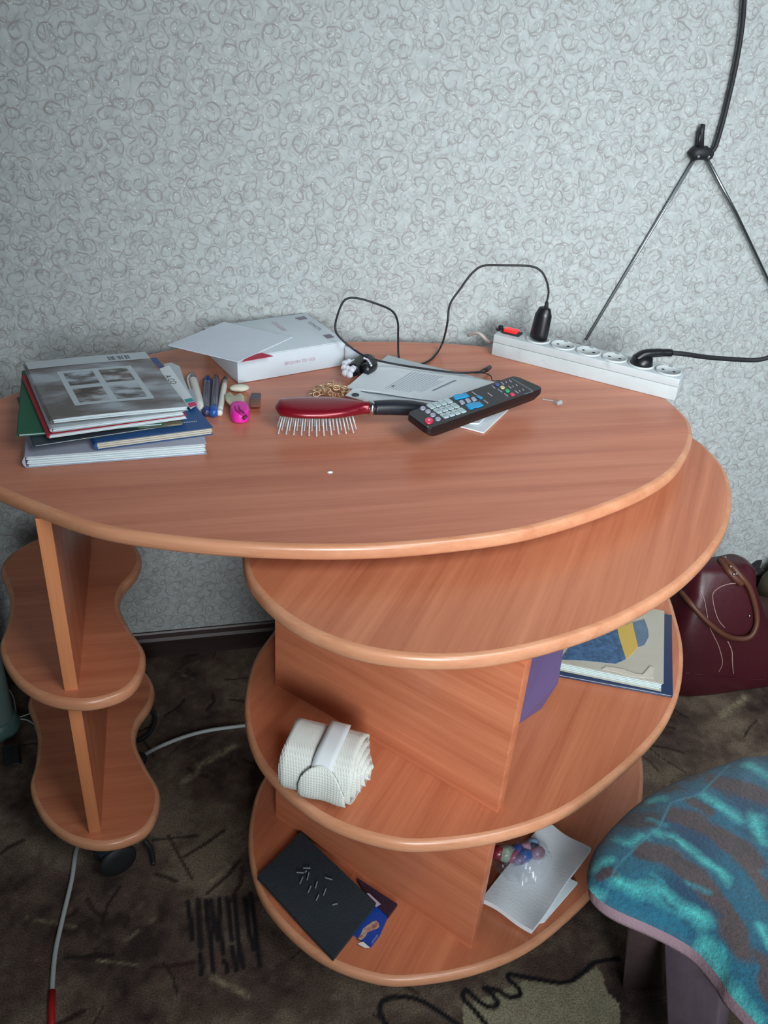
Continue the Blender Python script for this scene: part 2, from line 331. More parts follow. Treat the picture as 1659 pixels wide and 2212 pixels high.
def carpet_col(X, Y):
    n = .5*vnoise(X, Y, 9, 1)+.3*vnoise(X, Y, 30, 2)+.2*vnoise(X, Y, 90, 3)
    c = np.zeros(X.shape+(3,))+np.array(lin((88, 72, 63)))
    c = mixc(c, (122, 108, 92), np.clip((n-.47)*4, 0, 1)); c = mixc(c, (56, 44, 40), np.clip((.44-n)*5, 0, 1))
    r = random.Random(4)
    for i in range(150):
        x = r.uniform(-.6, 1.6); y = r.uniform(.5, 1.55); a = r.choice([.6, 1.1, 2.2, -.3])+r.uniform(-.3, .3); l = r.uniform(.03, .12)
        k = stroke_mask(X, Y, [(x, y), (x+l*math.cos(a)*.5+r.uniform(-.01, .01), y+l*math.sin(a)*.5), (x+l*math.cos(a), y+l*math.sin(a))], r.uniform(.002, .005))
        c = mixc(c, r.choice([(40, 28, 26), (52, 32, 30), (34, 27, 26)]), k*.8)
    for i in range(90):
        x = r.uniform(-.6, 1.6); y = r.uniform(.5, 1.55); a = r.choice([.7, .9, -.5])+r.uniform(-.2, .2); l = r.uniform(.02, .09)
        k = stroke_mask(X, Y, [(x, y), (x+l*math.cos(a), y+l*math.sin(a))], r.uniform(.002, .008), .9)*np.clip(vnoise(X, Y, 110, i)*1.8-.45, 0, 1)
        c = mixc(c, r.choice([(140, 132, 104), (126, 118, 96), (120, 104, 92)]), k*.75)
    for a, b, w in (((430, 1655), (510, 1608), .012), ((395, 1690), (425, 1668), .010), ((1560, 1545), (1612, 1505), .013), ((460, 2112), (535, 2150), .008), ((455, 1905), (495, 1870), .006), ((210, 2075), (300, 2085), .003)):
        c = mixc(c, (150, 142, 114), stroke_mask(X, Y, [F(*a), F(*b)], w, .8)*np.clip(vnoise(X, Y, 150, 7)*1.2, .2, 1))
    # cream patch
    poly = [F(*p) for p in ((1000, 2260), (1000, 2170), (1060, 2150), (1135, 2118), (1225, 2128), (1290, 2088), (1302, 2110), (1310, 2140), (1338, 2170), (1340, 2215), (1360, 2300))]
    ins = np.zeros(X.shape, bool); j = len(poly)-1
    for i in range(len(poly)):
        xi, yi = poly[i]; xj, yj = poly[j]
        ins ^= ((yi > Y) != (yj > Y)) & (X < (xj-xi)*(Y-yi)/(yj-yi+1e-12)+xi); j = i
    c = mixc(c, (158, 154, 126), ins*(.72+.28*vnoise(X, Y, 90, 5)))
    blk = (24, 22, 27)
    A = cat([F(*p)+(0,) for p in ((845, 2230), (822, 2190), (826, 2163), (863, 2153), (907, 2161), (951, 2187), (1005, 2225))], 5)
    B = cat([F(*p)+(0,) for p in ((1060, 2225), (1022, 2179), (999, 2155), (1007, 2139), (1030, 2159), (1054, 2175), (1074, 2171), (1066, 2151), (1046, 2135), (1074, 2139), (1098, 2153), (1122, 2151), (1118, 2133), (1098, 2115), (1102, 2105), (1138, 2111), (1217, 2123), (1257, 2103), (1285, 2079), (1337, 2071))], 4)
    for q in (A, B): c = mixc(c, blk, stroke_mask(X, Y, q, .0052, .4))
    for k, (a, b, d) in enumerate((((405, 1948), (412, 1990), (414, 2030)), ((428, 1942), (431, 2000), (434, 2046)), ((432, 2060), (437, 2090), (435, 2105)), ((444, 1945), (452, 2010), (462, 2098)), ((456, 1945), (460, 1985), (470, 2030)), ((474, 1942), (474, 2000), (482, 2060)), ((490, 1940), (496, 1990), (502, 2030)), ((508, 1935), (514, 2020), (524, 2090)), ((500, 2045), (506, 2070), (510, 2095)), ((528, 1940), (538, 2010), (548, 2050)), ((484, 2075), (492, 2090), (490, 2100)), ((541, 1930), (552, 2000), (562, 2085)))):
        c = mixc(c, blk, stroke_mask(X, Y, [F(*a), F(*b), F(*d)], .0052, .4)*.95)
    return c
xs = np.concatenate([np.linspace(-2.2, -.62, 12), np.arange(-.6, 1.6, .0036), np.linspace(1.62, 3, 10)])
ys = np.concatenate([np.linspace(-1.6, .48, 14), np.arange(.5, WALLY, .0036), [WALLY]])
floor = grid_mesh('floor', xs, ys, lambda X, Y: 0*X, carpet_col, attr_mat('carpet', .95, .62, 330, .8))
tag(floor, kind='structure')

# ------------------------------------------------------------------ plates with a rounded rim
def plate(name, outline, ztop, th, m, mrim, parent, rim_part='edge_banding'):
    """outline: smooth closed list in plan; board + half-round rim as its sub-part"""
    pts = [Vector((p[0], p[1], 0)) for p in outline]; n = len(pts)
    area2 = sum(pts[i].x*pts[(i+1) % n].y-pts[(i+1) % n].x*pts[i].y for i in range(n))
    if area2 < 0: pts.reverse()
    nor = []
    for i in range(n):
        t = (pts[(i+1) % n]-pts[i-1]).normalized(); nor.append(Vector((t.y, -t.x, 0)))
    r = th*.5; d = r*.75
    inn = [p-q*d for p, q in zip(pts, nor)]
    zc = ztop-th/2
    b = MB(); b.hexa([p+Vector((0, 0, ztop-th)) for p in inn], [p+Vector((0, 0, ztop)) for p in inn])
    bo = b.build(name, m, parent)
    rm = MB(); K = 8; vs = []
    for k in range(K+1):
        a = math.pi/2-math.pi*k/K
        ca, sa = abs(math.cos(a))**.7, math.copysign(abs(math.sin(a))**.8, math.sin(a))
        vs += [p+q*(d*ca)+Vector((0, 0, zc+r*sa)) for p, q in zip(inn, nor)]
    fs = [(k*n+i, (k+1)*n+i, (k+1)*n+(i+1) % n, k*n+(i+1) % n) for k in range(K) for i in range(n)]
    rm.add(vs, fs); ro = rm.build(rim_part, mrim, bo, smooth=True)
    return bo
TH = .022
def W2(lst, z): return [P(x, y, z) for x, y in lst]
desk_out = W2([(60, 1085), (200, 1135), (350, 1161), (540, 1178), (760, 1182), (950, 1170), (1150, 1141), (1330, 1085), (1440, 1030), (1487, 975), (1497, 925), (1470, 885)], TOP)
desk_out += [Vector((.815, 1.32, 0)), Vector((.76, 1.40, 0)), Vector((.67, 1.47, 0)), Vector((.56, 1.52, 0)), Vector((.42, 1.548, 0)), Vector((.25, 1.556, 0)), Vector((.05, 1.545, 0))]
desk_out += W2([(350, 757), (200, 793), (0, 857)], TOP) + [Vector((-.325, 1.27, 0)), Vector((-.325, 1.19, 0)), Vector((-.285, 1.125, 0))]
desk_out = cat([(p[0], p[1], 0) for p in desk_out], 8, True)
desk = thing('desk', (-.05, 1.25, 0), 'large oval wooden desk with a rounded pale edge carrying the notebooks and power strip', 'desk')
plate('desk_top', desk_out, TOP, TH, M_desk, M_rim, desk)
# left pedestal: two waisted shelves on a vertical board
ZLM, ZLB = .42, .104
left_out = [(-.155, 1.003), (-.105, 1.013), (-.078, 1.045), (-.070, 1.10), (-.092, 1.16), (-.110, 1.22), (-.106, 1.27), (-.084, 1.315), (-.076, 1.36), (-.092, 1.41), (-.13, 1.45), (-.19, 1.465), (-.25, 1.45), (-.295, 1.41), (-.312, 1.36), (-.298, 1.31), (-.286, 1.26), (-.284, 1.20), (-.288, 1.15), (-.272, 1.10), (-.245, 1.055), (-.205, 1.02)]
left_out = cat([(a, b, 0) for a, b in left_out], 6, True)
def board(name, a, b, th, z0, z1, m, parent):
    a = Vector((a[0], a[1], 0)); b = Vector((b[0], b[1], 0)); u = (b-a).normalized(); n = Vector((-u.y, u.x, 0))*th/2
    return MB().prism([a-n, b-n, b+n, a+n], z0, z1).build(name, m, parent, bevel=.0008)
plate('pedestal_shelf', left_out, ZLM, TH, M_left, M_rimL, desk)
plate('pedestal_shelf', left_out, ZLB, TH, M_left, M_rimL, desk)
M_leftp = wood('wood_left_board', (172, 98, 68), (202, 128, 92), 0, rot=(0, math.radians(90), 0))
M_edge = wood('wood_front_edge', (190, 118, 76), (214, 142, 96), 0, rot=(0, math.radians(90), 0))
pf = P(92, 1122, TOP-TH); pf = Vector((pf.x, pf.y+.003, 0)); pb = Vector((-.173, 1.40, 0))
for nm, z0, z1 in (('upright_board', ZLM, TOP-TH), ('upright_board', ZLB, ZLM-TH)):
    ub = board(nm, pf, pb, .019, z0, z1, M_leftp, desk)
    d = (pb-pf).normalized(); board('front_edge_strip', pf-d*.0012, pf, .0188, z0, z1, M_edge, ub)
def caster(x, y, ztop, parent, a=0):
    R = Matrix.Rotation(a, 3, 'Z')
    h = MB(); h.lathe([(.004, ztop-.018), (.017, ztop-.016), (.017, ztop-.002), (.012, ztop)], (x, y, 0), seg=16)
    h.lathe([(.006, -.019), (.018, -.016), (.026, -.006), (.026, .006), (.018, .016), (.006, .019)], Vector((x, y, 0))+R @ Vector((.012, 0, .045)), R @ Matrix.Rotation(math.pi/2, 3, 'X'), 20)
    o = h.build('caster', M_caster, parent, smooth=True)
    w = MB()
    for s in (-1, 1):
        w.lathe([(.012, -.005), (.030, -.005), (.032, 0), (.030, .005), (.012, .005)], Vector((x, y, 0))+R @ Vector((.012, s*.015, .032)), R @ Matrix.Rotation(math.pi/2, 3, 'X'), 20)
    w.build('wheel', M_blackmat, o, smooth=True)
M_caster = mat('caster_plastic', (36, 50, 58), .35)
c0 = P(232, 1850, .04)
caster(c0.x, c0.y+.005, ZLB-TH, desk, .4)
for x, y in ((-.12, 1.40), (-.25, 1.40), (-.235, 1.12)): caster(x, y, ZLB-TH, desk, x*20)

# rolling unit
ZT, ZM, ZB = .69, .408, .103
top_out = W2([(525, 1214), (560, 1282), (640, 1347), (760, 1397), (900, 1420), (1050, 1416), (1200, 1385), (1350, 1330), (1480, 1250), (1560, 1160), (1583, 1085), (1572, 1020), (1535, 972), (1498, 943)], ZT)
top_out += [Vector((.835, 1.29, 0)), Vector((.76, 1.38, 0)), Vector((.62, 1.42, 0)), Vector((.46, 1.40, 0)), Vector((.30, 1.32, 0)), Vector((.17, 1.20, 0)), Vector((.09, 1.07, 0))]
mid_out = W2([(583, 1370), (545, 1430), (527, 1520), (545, 1615), (600, 1692), (700, 1768), (820, 1812), (930, 1822), (1100, 1797), (1250, 1735), (1400, 1610), (1462, 1515), (1478, 1420), (1465, 1340)], ZM)
mid_out += [Vector((.855, 1.17, 0)), Vector((.83, 1.28, 0)), Vector((.75, 1.36, 0)), Vector((.62, 1.40, 0)), Vector((.46, 1.39, 0)), Vector((.30, 1.32, 0)), Vector((.19, 1.22, 0))]
bot_out = mid_out
unit = thing('rolling_shelf_unit', (.45, 1.05, 0), 'rounded three tier wooden side unit half pushed beneath the desk at right', 'shelf unit')
plate('top_plate', cat([(p[0], p[1], 0) for p in top_out], 8, True), ZT, TH, M_top, M_rim, unit)
plate('middle_shelf', cat([(p[0], p[1], 0) for p in mid_out], 8, True), ZM, TH, M_shelf, M_rim, unit)
plate('bottom_shelf', cat([(p[0], p[1], 0) for p in bot_out], 8, True), ZB, TH, M_shelf, M_rim, unit)
qa, qb = P(584, 1486, ZM), P(1073, 1757, ZM); qa.z = 0; qa += Vector((.008, .008, 0))
qb = Vector((qb.x, qb.y, 0)); du = (qb-qa).normalized(); dn = Vector((-du.y, du.x, 0))
M_pn = wood('wood_divider', (178, 102, 70), (208, 132, 96), 0, rot=(0, 0, -math.atan2(du.y, du.x)))
for z0, z1 in ((ZM, ZT-TH), (ZB, ZM-TH)):
    MB().prism([qa, qb, qb+dn*.018, qa+dn*.018], z0, z1).build('divider_board', M_pn, unit, bevel=.0008)
    m_ = (qa+qb)/2+dn*.0185
    MB().prism([m_-du*.009, m_+du*.009, m_+du*.009+dn*.24, m_-du*.009+dn*.24], z0, z1).build('cross_board', M_pn, unit)
for x, y in ((.20, .90), (.40, .80), (.72, 1.02), (.72, 1.28), (.36, 1.26)): caster(x, y, ZB-TH, unit, x*9)

# ------------------------------------------------------------------ notebooks and books
def rectq(fl, fr, depth, skew=0):
    u = (fr-fl); u.z = 0; n = Vector((-u.y, u.x, 0)).normalized()*depth+u.normalized()*skew
    return [fl, fr, fr+n, fl+n]
def book(name, label, q, z0, z1, mc, mp, group=None, cover=.0007, spine=True, wave=0, cat_='notebook', mback=None, inset=.0015):
    """q: 4 plan corners FL FR BR BL; spine on the left side"""
    q = [Vector((p.x, p.y, 0)) for p in q]; c = sum(q, Vector())/4
    t = thing(name, (c.x, c.y, z0), label, cat_, group)
    def bl(u, v, ins=0):
        uu = ins+(1-2*ins)*u; vv = ins+(1-2*ins)*v
        return (q[0]*(1-uu)+q[1]*uu)*(1-vv)+(q[3]*(1-uu)+q[2]*uu)*vv
    def top(z, ins=0):
        return lambda u, v: bl(u, v, ins)+Vector((0, 0, z+wave*math.sin(u*math.pi*1.3)*(1-.5*v)))
    fc = MB().surf(top(z1), 14, 6, cover).build('front_cover', mc, t, smooth=False)
    MB().surf(lambda u, v: bl(u, v)+Vector((0, 0, z0+cover)), 1, 1, cover).build('back_cover', mback or mc, t)
    n = max(2, int((z1-z0)/.0022)); pg = MB()
    for k in range(n):
        a = z0+cover*1.2+(z1-z0-cover*2.4)*k/n; b_ = z0+cover*1.2+(z1-z0-cover*2.4)*(k+.85)/n
        e = inset/max((q[1]-q[0]).length, .01)*(1+.6*math.sin(k*2.1))
        def fn(u, v, e=e, b_=b_, k=k): return bl(u, v, e)+Vector((0, 0, b_+wave*math.sin(u*math.pi*1.3)*(1-.5*v)*(k+1)/n))
        pg.surf(fn, 14, 1, b_-a)
    pg.build('page_block', mp, t)
    if spine:
        r = (z1-z0)/2; sp = MB(); K = 6; a, b_ = q[0], q[3]; o = (q[0]-q[1]).normalized()
        for i in range(K):
            pass
        ring = lambda p: [p+o*(min(r, .004)*math.sin(math.pi*k/K))+Vector((0, 0, z0+(z1-z0)*(k/K))) for k in range(K+1)]+[p+Vector((0, 0, z1-.0006))-o*.0001, p+Vector((0, 0, z0+.0006))-o*.0001]
        sp.hexa(ring(a), ring(b_)); sp.build('spine', mc, t, smooth=False)
    t['_q'] = 0; del t['_q']
    return t, bl
M_lilac = mat('cover_lilac', (168, 174, 190), .45, noise=.2, nscale=12)
M_green = mat('cover_green', (24, 92, 66), .5, noise=.15)
M_blue = mat('cover_blue', (28, 76, 132), .4, noise=.15, nscale=8)
M_dk = mat('cover_dark', (48, 56, 66), .5)
M_red = mat('cover_red', (168, 28, 46), .4)
M_gray = mat('cover_greywhite', (176, 186, 192), .5, noise=.15, nscale=15)
z0 = TOP+.0005
book('thick_notebook', 'thick pale lilac notebook at the bottom of the stack on the desk', rectq(P(57, 1011, z0), P(447, 981, z0), .185), z0, .7575, M_lilac, M_page, wave=.0, inset=.003)
fl, fr, br = P(208, 956, .770), P(460, 923, .770), P(338, 772, .770)
tb, bl_ = book('blue_textbook', 'blue softcover textbook jutting out at the right of the notebook stack', [fl, fr, br, fl+(br-fr)], .758, .770, M_blue, M_pageold, cat_='book')
for k in range(9):
    a = P(395+k*3.6, 913-k*.4, .7705); MB().box(a, (.0013, .0035, .0002)).build('printed_letter', M_inkf, tb)
q = [P(74, 962, .7735), P(372, 917, .7735)]
book('thin_notebook', 'thin dark covered notebook sticking out left beneath the green one', rectq(*q, .16), .7705, .7735, M_dk, M_page)
q = [P(38, 938, .7785), P(352, 914, .7785), P(300, 800, .7785), P(50, 800, .7785)]
book('green_notebook', 'green covered notebook poking out at the left of the stack', q, .7745, .7785, M_green, M_page)
book('cream_notebook', 'small cream notebook with a rounded corner under the red notebook', [P(300, 924, .7745), P(394, 914, .7745), P(384, 890, .7745), P(290, 896, .7745)], .7715, .7742, mat('cover_olive', (120, 118, 98), .6), mat('cream_pages', (196, 192, 160), .8))
q = [P(105, 939, .7845), P(403, 897, .7845), P(338, 786, .7845), P(50, 810, .7845)]
book('red_notebook', 'red spined notebook in the middle of the stack', q, .779, .7845, M_red, M_page, mback=M_paper)
q = [P(112, 925, .7915), P(398, 888, .7915), P(318, 776, .7915), P(58, 797, .7915)]
book('white_notebook', 'greyish white notebook directly under the picture covered one', q, .785, .7915, M_gray, M_page)
def landscape(name, sky, mtn, snow, scale=9):
    m = bpy.data.materials.new(name); m.use_nodes = True; nt = m.node_tree; N = nt.nodes; L = nt.links
    tc = N.new('ShaderNodeTexCoord'); mp = N.new('ShaderNodeMapping'); mp.inputs['Scale'].default_value = (scale, scale*2.2, scale); L.new(tc.outputs['Object'], mp.inputs[0])
    n = N.new('ShaderNodeTexNoise'); n.inputs['Scale'].default_value = 1; n.inputs['Detail'].default_value = 6; L.new(mp.outputs[0], n.inputs[0])
    cr = N.new('ShaderNodeValToRGB'); e = cr.color_ramp.elements; e[0].position = .40; e[0].color = lin(mtn)+(1,); e[1].position = .62; e[1].color = lin(snow)+(1,)
    x = e.new(.5); x.color = lin(sky)+(1,)
    L.new(n.outputs[0], cr.inputs[0]); L.new(cr.outputs[0], N['Principled BSDF'].inputs['Base Color']); N['Principled BSDF'].inputs['Roughness'].default_value = .35
    return m
M_cov = landscape('cover_photo', (122, 124, 128), (96, 90, 88), (158, 168, 176), 11)
M_pic = landscape('picture_print', (110, 102, 100), (64, 58, 58), (168, 178, 186), 30)
M_pic2 = landscape('picture_print_cool', (120, 124, 130), (74, 66, 64), (170, 182, 192), 34)
ztm = .7995
q = [P(113, 906, ztm), P(406, 876, ztm), P(313, 759, ztm), P(54, 783, ztm)]
tm, bl = book('picture_notebook', 'topmost notebook of the stack with four mountain pictures on its cover', q, .792, ztm, M_cov, M_page, wave=.0012)
def patch(bl, z, u0, v0, u1, v1, name, m, parent, w=.0012, lift=.0004):
    f = lambda u, v: bl(u0+(u1-u0)*u, v0+(v1-v0)*v)+Vector((0, 0, z+lift+w*math.sin((u0+(u1-u0)*u)*math.pi*1.3)*(1-.5*(v0+(v1-v0)*v))))
    return MB().surf(f, 8, 4).build(name, m, parent)
patch(bl, ztm, .0, .86, 1, .995, 'pale_header_band', M_gray, tm)
M_frame = mat('print_frame', (178, 190, 196), .45)
patch(bl, ztm, .20, .16, .80, .76, 'white_picture_frame', M_frame, tm)
for (a, b, c, d, mm) in ((.245, .20, .475, .43, M_pic), (.525, .20, .755, .43, M_pic2), (.245, .49, .475, .72, M_pic2), (.525, .49, .755, .72, M_pic)):
    patch(bl, ztm, a, b, c, d, 'printed_picture', mm, tm, lift=.0007)
for k in range(14):
    if k in (5, 10): continue
    patch(bl, ztm, .66+k*.013, .885, .66+k*.013+random.choice([.004, .007, .008]), .955, 'barcode_bar', M_ink, tm, lift=.0007)
# loose sheets by the stack
z = .7725
lp = MB().hexa([P(*p, z) for p in ((354, 786), (370, 783), (388, 791), (397, 818), (415, 860), (400, 868), (370, 830))], [P(*p, z+.0008) for p in ((354, 786), (370, 783), (388, 791), (397, 818), (415, 860), (400, 868), (370, 830))])
tag(lp.build('loose_sheet', M_gray), 'crumpled pale grey sheet tucked in the right of the notebook stack', 'paper')
ts = thing('tabbed_sheet', P(390, 840, z+.001), 'white sheet with teal and pink tabs beside the topmost notebook', 'paper')
pq = [(340, 798), (365, 789), (415, 859), (424, 876), (412, 884)]
MB().hexa([P(*p, z+.001) for p in pq], [P(*p, z+.0018) for p in pq]).build('sheet', M_paper, ts)
for nm, mm, pq in (('teal_tab', mat('teal_tab', (30, 150, 150), .5), ((398, 863), (414, 859), (419, 866), (403, 870))), ('pink_tab', mat('pink_tab', (200, 48, 104), .5), ((405, 871), (420, 867.5), (426, 875), (410, 880)))):
    MB().hexa([P(*p, z+.0018) for p in pq], [P(*p, z+.0024) for p in pq]).build(nm, mm, ts)
a, b_ = P(355, 812, z+.0018), P(375, 836, z+.0018)
text_part('A CO', .014, a, b_-a, Vector((1, 1, 0)), M_ink, ts)

# ------------------------------------------------------------------ pens and small stationery
def pen(name, label, a, b, r, mbody, parts, cat_='pen'):
    a = Vector(a); b = Vector(b); t = thing(name, ((a+b)/2).to_tuple(), label, cat_)
    MB().tube([a.lerp(b, k/6) for k in range(7)], [r*.8]+[r]*5+[r*.9], 12).build('barrel', mbody, t, smooth=True)
    for nm, s, e, rr, mm in parts:
        MB().tube([a.lerp(b, s+(e-s)*k/4) for k in range(5)], [rr*.6]+[rr]*3+[rr*.8], 12).build(nm, mm, t, smooth=True)
    return t
M_pw = mat('pen_white', (214, 214, 206), .35); M_pb = mat('pen_blue', (26, 52, 120), .3)
M_clear = mat('clear_plastic', (170, 172, 190), .1, trans=.75)
zp = TOP+.006
pw = pen('ballpoint_pen', 'white ballpoint pen with a clip lying nearest the notebook stack', P(414, 810, zp), P(434, 886, zp), .0074, M_pw, [('grey_grip_window', .08, .2, .0077, mat('pen_grey', (120, 118, 126), .4))])
ca, cb_ = P(405, 818, zp+.006), P(412, 845, zp+.006)
MB().tube(cat([P(413, 808, zp+.004), ca, cb_, P(415, 848, zp+.002)], 4), .0016, 8).build('clip', M_pw, pw, smooth=True)
pen('ballpoint_pen', 'clear barrelled pen with dark blue ends, second from the notebook stack', P(448, 816, TOP+.0055), P(445, 893, TOP+.0065), .0062, M_clear, [('blue_tip', 0, .2, .0065, M_pb), ('blue_plug', .88, 1.0, .0066, M_pb), ('ink_refill', .1, .9, .0018, M_pb)])
pen('ballpoint_pen', 'clear pen with a bright blue end cap between the other pens', P(467, 815, TOP+.0055), P(461, 893, TOP+.0065), .0062, M_clear, [('blue_cap', .82, 1.02, .0075, mat('cap_blue', (32, 84, 160), .3)), ('ink_refill', .05, .85, .0015, M_ink)])
pen('ballpoint_pen', 'slim white capped pen with a dark tip, rightmost of the pens', P(486, 823, TOP+.0055), P(474, 893, TOP+.0055), .0048, M_pw, [('dark_tip', -.13, .0, .0035, M_ink), ('end_ring', .93, 1.01, .0051, M_pw)])
e = P(517, 838, TOP+.006)
tag(MB().ball(e, .016, 20, 10, (1, .62, .36)).build('oval_eraser', mat('eraser_cream', (206, 204, 186), .6), smooth=True), 'oval cream eraser in front of the white box', 'eraser')
sh = [(484, 852), (497, 846), (505, 855), (520, 848), (527, 856), (528, 868), (536, 878), (526, 889), (508, 886), (499, 878), (488, 866)]
es = MB().hexa([P(*p, TOP+.0005) for p in sh], [P(*p, TOP+.0125) for p in sh])
tag(es.build('star_eraser', mat('eraser_cream2', (196, 194, 170), .65), bevel=.003), 'star shaped cream eraser behind the pink sharpener', 'eraser')
ps = P(518, 897, TOP+.011); spn = thing('pencil_sharpener', (ps.x, ps.y, TOP), 'bright pink pencil sharpener in front of the star eraser', 'sharpener')
M_pink = mat('pink_plastic', (224, 40, 168), .35)
sb_ = [(498, 886), (512, 880), (530, 882), (540, 892), (538, 905), (524, 911), (505, 909), (497, 899)]
sb_ = cat([P(x, y+5, TOP+.0006) for x, y in sb_], 3, True); sc2 = sum(sb_, Vector())/len(sb_)
MB().hexa(sb_, [sc2+(p-sc2)*.9+Vector((0, 0, .0175)) for p in sb_]).build('body', M_pink, spn, bevel=.0035)
for gx in (0, 9): MB().tube(cat([P(508+gx, 878, TOP+.0185), P(510+gx, 885, TOP+.019), P(517+gx, 890, TOP+.019), P(521+gx*.8, 896, TOP+.0185)], 4), .0016, 8).build('moulded_ridge', mat('pink_dark', (170, 20, 124), .4), spn, smooth=True)
MB().tube([P(527, 899, TOP+.014), P(531, 903, TOP+.011)], .0042, 12).build('pencil_hole', mat('hole', (90, 8, 60), .6), spn)
er = thing('two_tone_eraser', P(551, 868, TOP).to_tuple(), 'small brown and grey eraser right of the star eraser', 'eraser')
qd = lambda L_, z: [P(x, y, z) for x, y in L_]
MB().hexa(qd(((540, 882), (562, 882), (563, 866), (541, 866)), TOP+.0005), qd(((540, 878), (562, 878), (563, 862), (541, 862)), TOP+.009)).build('brown_half', mat('eraser_brown', (132, 82, 66), .6), er, bevel=.0012)
MB().hexa(qd(((541, 866), (563, 866), (564, 853), (543, 853)), TOP+.0005), qd(((541, 862), (563, 862), (564, 849), (543, 849)), TOP+.009)).build('grey_half', mat('eraser_grey', (92, 84, 96), .6), er, bevel=.0012)
cr_ = MB().ball(P(713, 1020, TOP+.001), .0034, 8, 5, (1.2, .8, .5)); tag(cr_.build('crumb', M_paper), 'tiny white crumb on the bare front of the desk', 'crumb')
# ------------------------------------------------------------------ white box + card sleeve
bz = .784
b0, b1 = P(514, 829, TOP+.0005), P(744, 789, TOP+.0005)
un = Vector(((b1-b0).x, (b1-b0).y, 0)); dnn = Vector((-un.y, un.x, 0)).normalized()*.150
bx = thing('carton_box', ((b0+b1)/2+dnn/2).to_tuple()[:2]+(TOP,), 'white flat carton box with faint lettering near the wall', 'box')
bot = [b0, b1, b1+dnn, b0+dnn]
dz = Vector((0, 0, bz-TOP))
M_box = mat('box_white', (194, 205, 212), .5, noise=.03)
MB().hexa(bot, [p+dz-Vector((0, 0, .001)) for p in bot]).build('tray', M_box, bx, bevel=.001)
MB().hexa([p+dz-Vector((0, 0, .0008)) for p in bot], [p+dz+Vector((0, 0, .0012)) for p in bot]).build('lid_flap', M_box, bx, bevel=.0006)
M_redl = mat('box_red', (176, 40, 70), .6)
f0 = [P(522, 782, bz+.0015), P(590, 770, bz+.0015), P(566, 763, bz+.0015), P(540, 768, bz+.0015)]
MB().hexa(f0, [p+Vector((0, 0, .0008)) for p in f0]).build('red_lining', M_redl, bx)
uu = un.normalized()
text_part('BROWN TO GO', .0078, b0+un*.42+Vector((0, 0, .020))-dnn.normalized()*.0016, uu, Vector((0, 0, 1)), M_inkr, bx)
tpz = Vector((0, 0, bz-TOP+.0015))
text_part('SONATA', .011, b1+dnn*.70-un*.10+tpz, -dnn, uu, mat('ink_greyish', (128, 134, 144), .7), bx)
MB().hexa(*[[b1+dnn*a-un*b+tpz+Vector((0, 0, h)) for a, b in ((.14, .05), (.14, .12), (.25, .12), (.25, .05))] for h in (0, .0003)]).build('printed_stamp', mat('stamp', (120, 116, 128), .7), bx)
MB().hexa(*[[b1+dnn*a-un*b+tpz+Vector((0, 0, h)) for a, b in ((.80, .06), (.80, .14), (.88, .16), (.90, .06))] for h in (0, .0003)]).build('printed_stamp', mat('stamp', (120, 116, 128), .7), bx)
text_part('CANDIES', .012, b1+dnn*.86-un*.40+tpz, -dnn, uu, M_inkr, bx)
sq = [P(363, 745, bz+.006), P(514, 781, bz+.003), P(631, 728, bz+.004), P(484, 695, bz+.006)]
slv = MB().surf(lambda u, v: (sq[0]*(1-u)+sq[1]*u)*(1-v)+(sq[3]*(1-u)+sq[2]*u)*v+Vector((0, 0, .0015*math.sin(u*3.1)*math.sin(v*3.1))), 8, 8, .0016)
tag(slv.build('paper_sleeve', mat('sleeve', (196, 206, 216), .5)), 'blank white card lying askew on top of the carton box', 'paper')
cf = [P(746, 790, TOP+.002), P(786, 778, TOP+.002), P(766, 752, TOP+.03), P(745, 748, TOP+.04)]
tag(MB().surf(lambda u, v: (cf[0]*(1-u)+cf[1]*u)*(1-v)+(cf[3]*(1-u)+cf[2]*u)*v, 4, 4, .001).build('crumpled_tissue', mat('tissue', (178, 186, 194), .8)), 'curled scrap of white paper at the right end of the carton box', 'paper')

# ------------------------------------------------------------------ leaflets
def sheet(name, label, pts, z, th=.0009, m=M_paper, wave=0, cat_='leaflet'):
    q = [P(x, y, z+(w[0] if w else 0)) for x, y, *w in pts]
    mb = MB().surf(lambda u, v: (q[0]*(1-u)+q[1]*u)*(1-v)+(q[3]*(1-u)+q[2]*u)*v+Vector((0, 0, wave*math.sin(u*6)*math.cos(v*4))), 12, 8, th)
    o = tag(mb.build(name, m), label, cat_); return o, q
sheet('open_booklet', 'large white booklet half under the hairbrush handle and the remote', ((747, 853), (1045, 934), (1098, 884), (838, 790)), TOP+.003, .0022)
sheet('folded_page', 'folded shiny white page peeking from under the remote', ((940, 905), (1034, 914), (1072, 878), (960, 868)), TOP+.0065, .0022, mat('glossy_paper', (216, 228, 234), .25), .0008)
sheet('plain_sheet', 'white sheet under the black cable behind the printed page', ((778, 812), (1060, 846), (1072, 826), (838, 767)), TOP+.0068, .001, M_gray, .0006)
lo, lq = sheet('printed_page', 'printed instruction page on top of the booklet behind the hairbrush', ((747, 838), (960, 864), (1100, 832), (813, 781)), TOP+.0105, .0028, M_paper, .0012)
LT = lambda u, v, h=.0016: (lq[0]*(1-u)+lq[1]*u)*(1-v)+(lq[3]*(1-u)+lq[2]*u)*v+Vector((0, 0, .0012*math.sin(u*6)*math.cos(v*4)+h*.4))
for k in range(13):
    u0_ = .34+k*.026; a, b = (.12, .88) if k < 10 else (.2, .7)
    mb = MB().surf(lambda u, v: LT(u0_+.008*u-.03*v, a+(b-a)*v), 1, 6); mb.build('printed_line', M_inkf, lo)
mb = MB().surf(lambda u, v: LT(.70+.022*u-.03*v, .3+.5*v), 1, 6); mb.build('printed_heading', mat('ink_mid', (128, 140, 156), .8), lo)
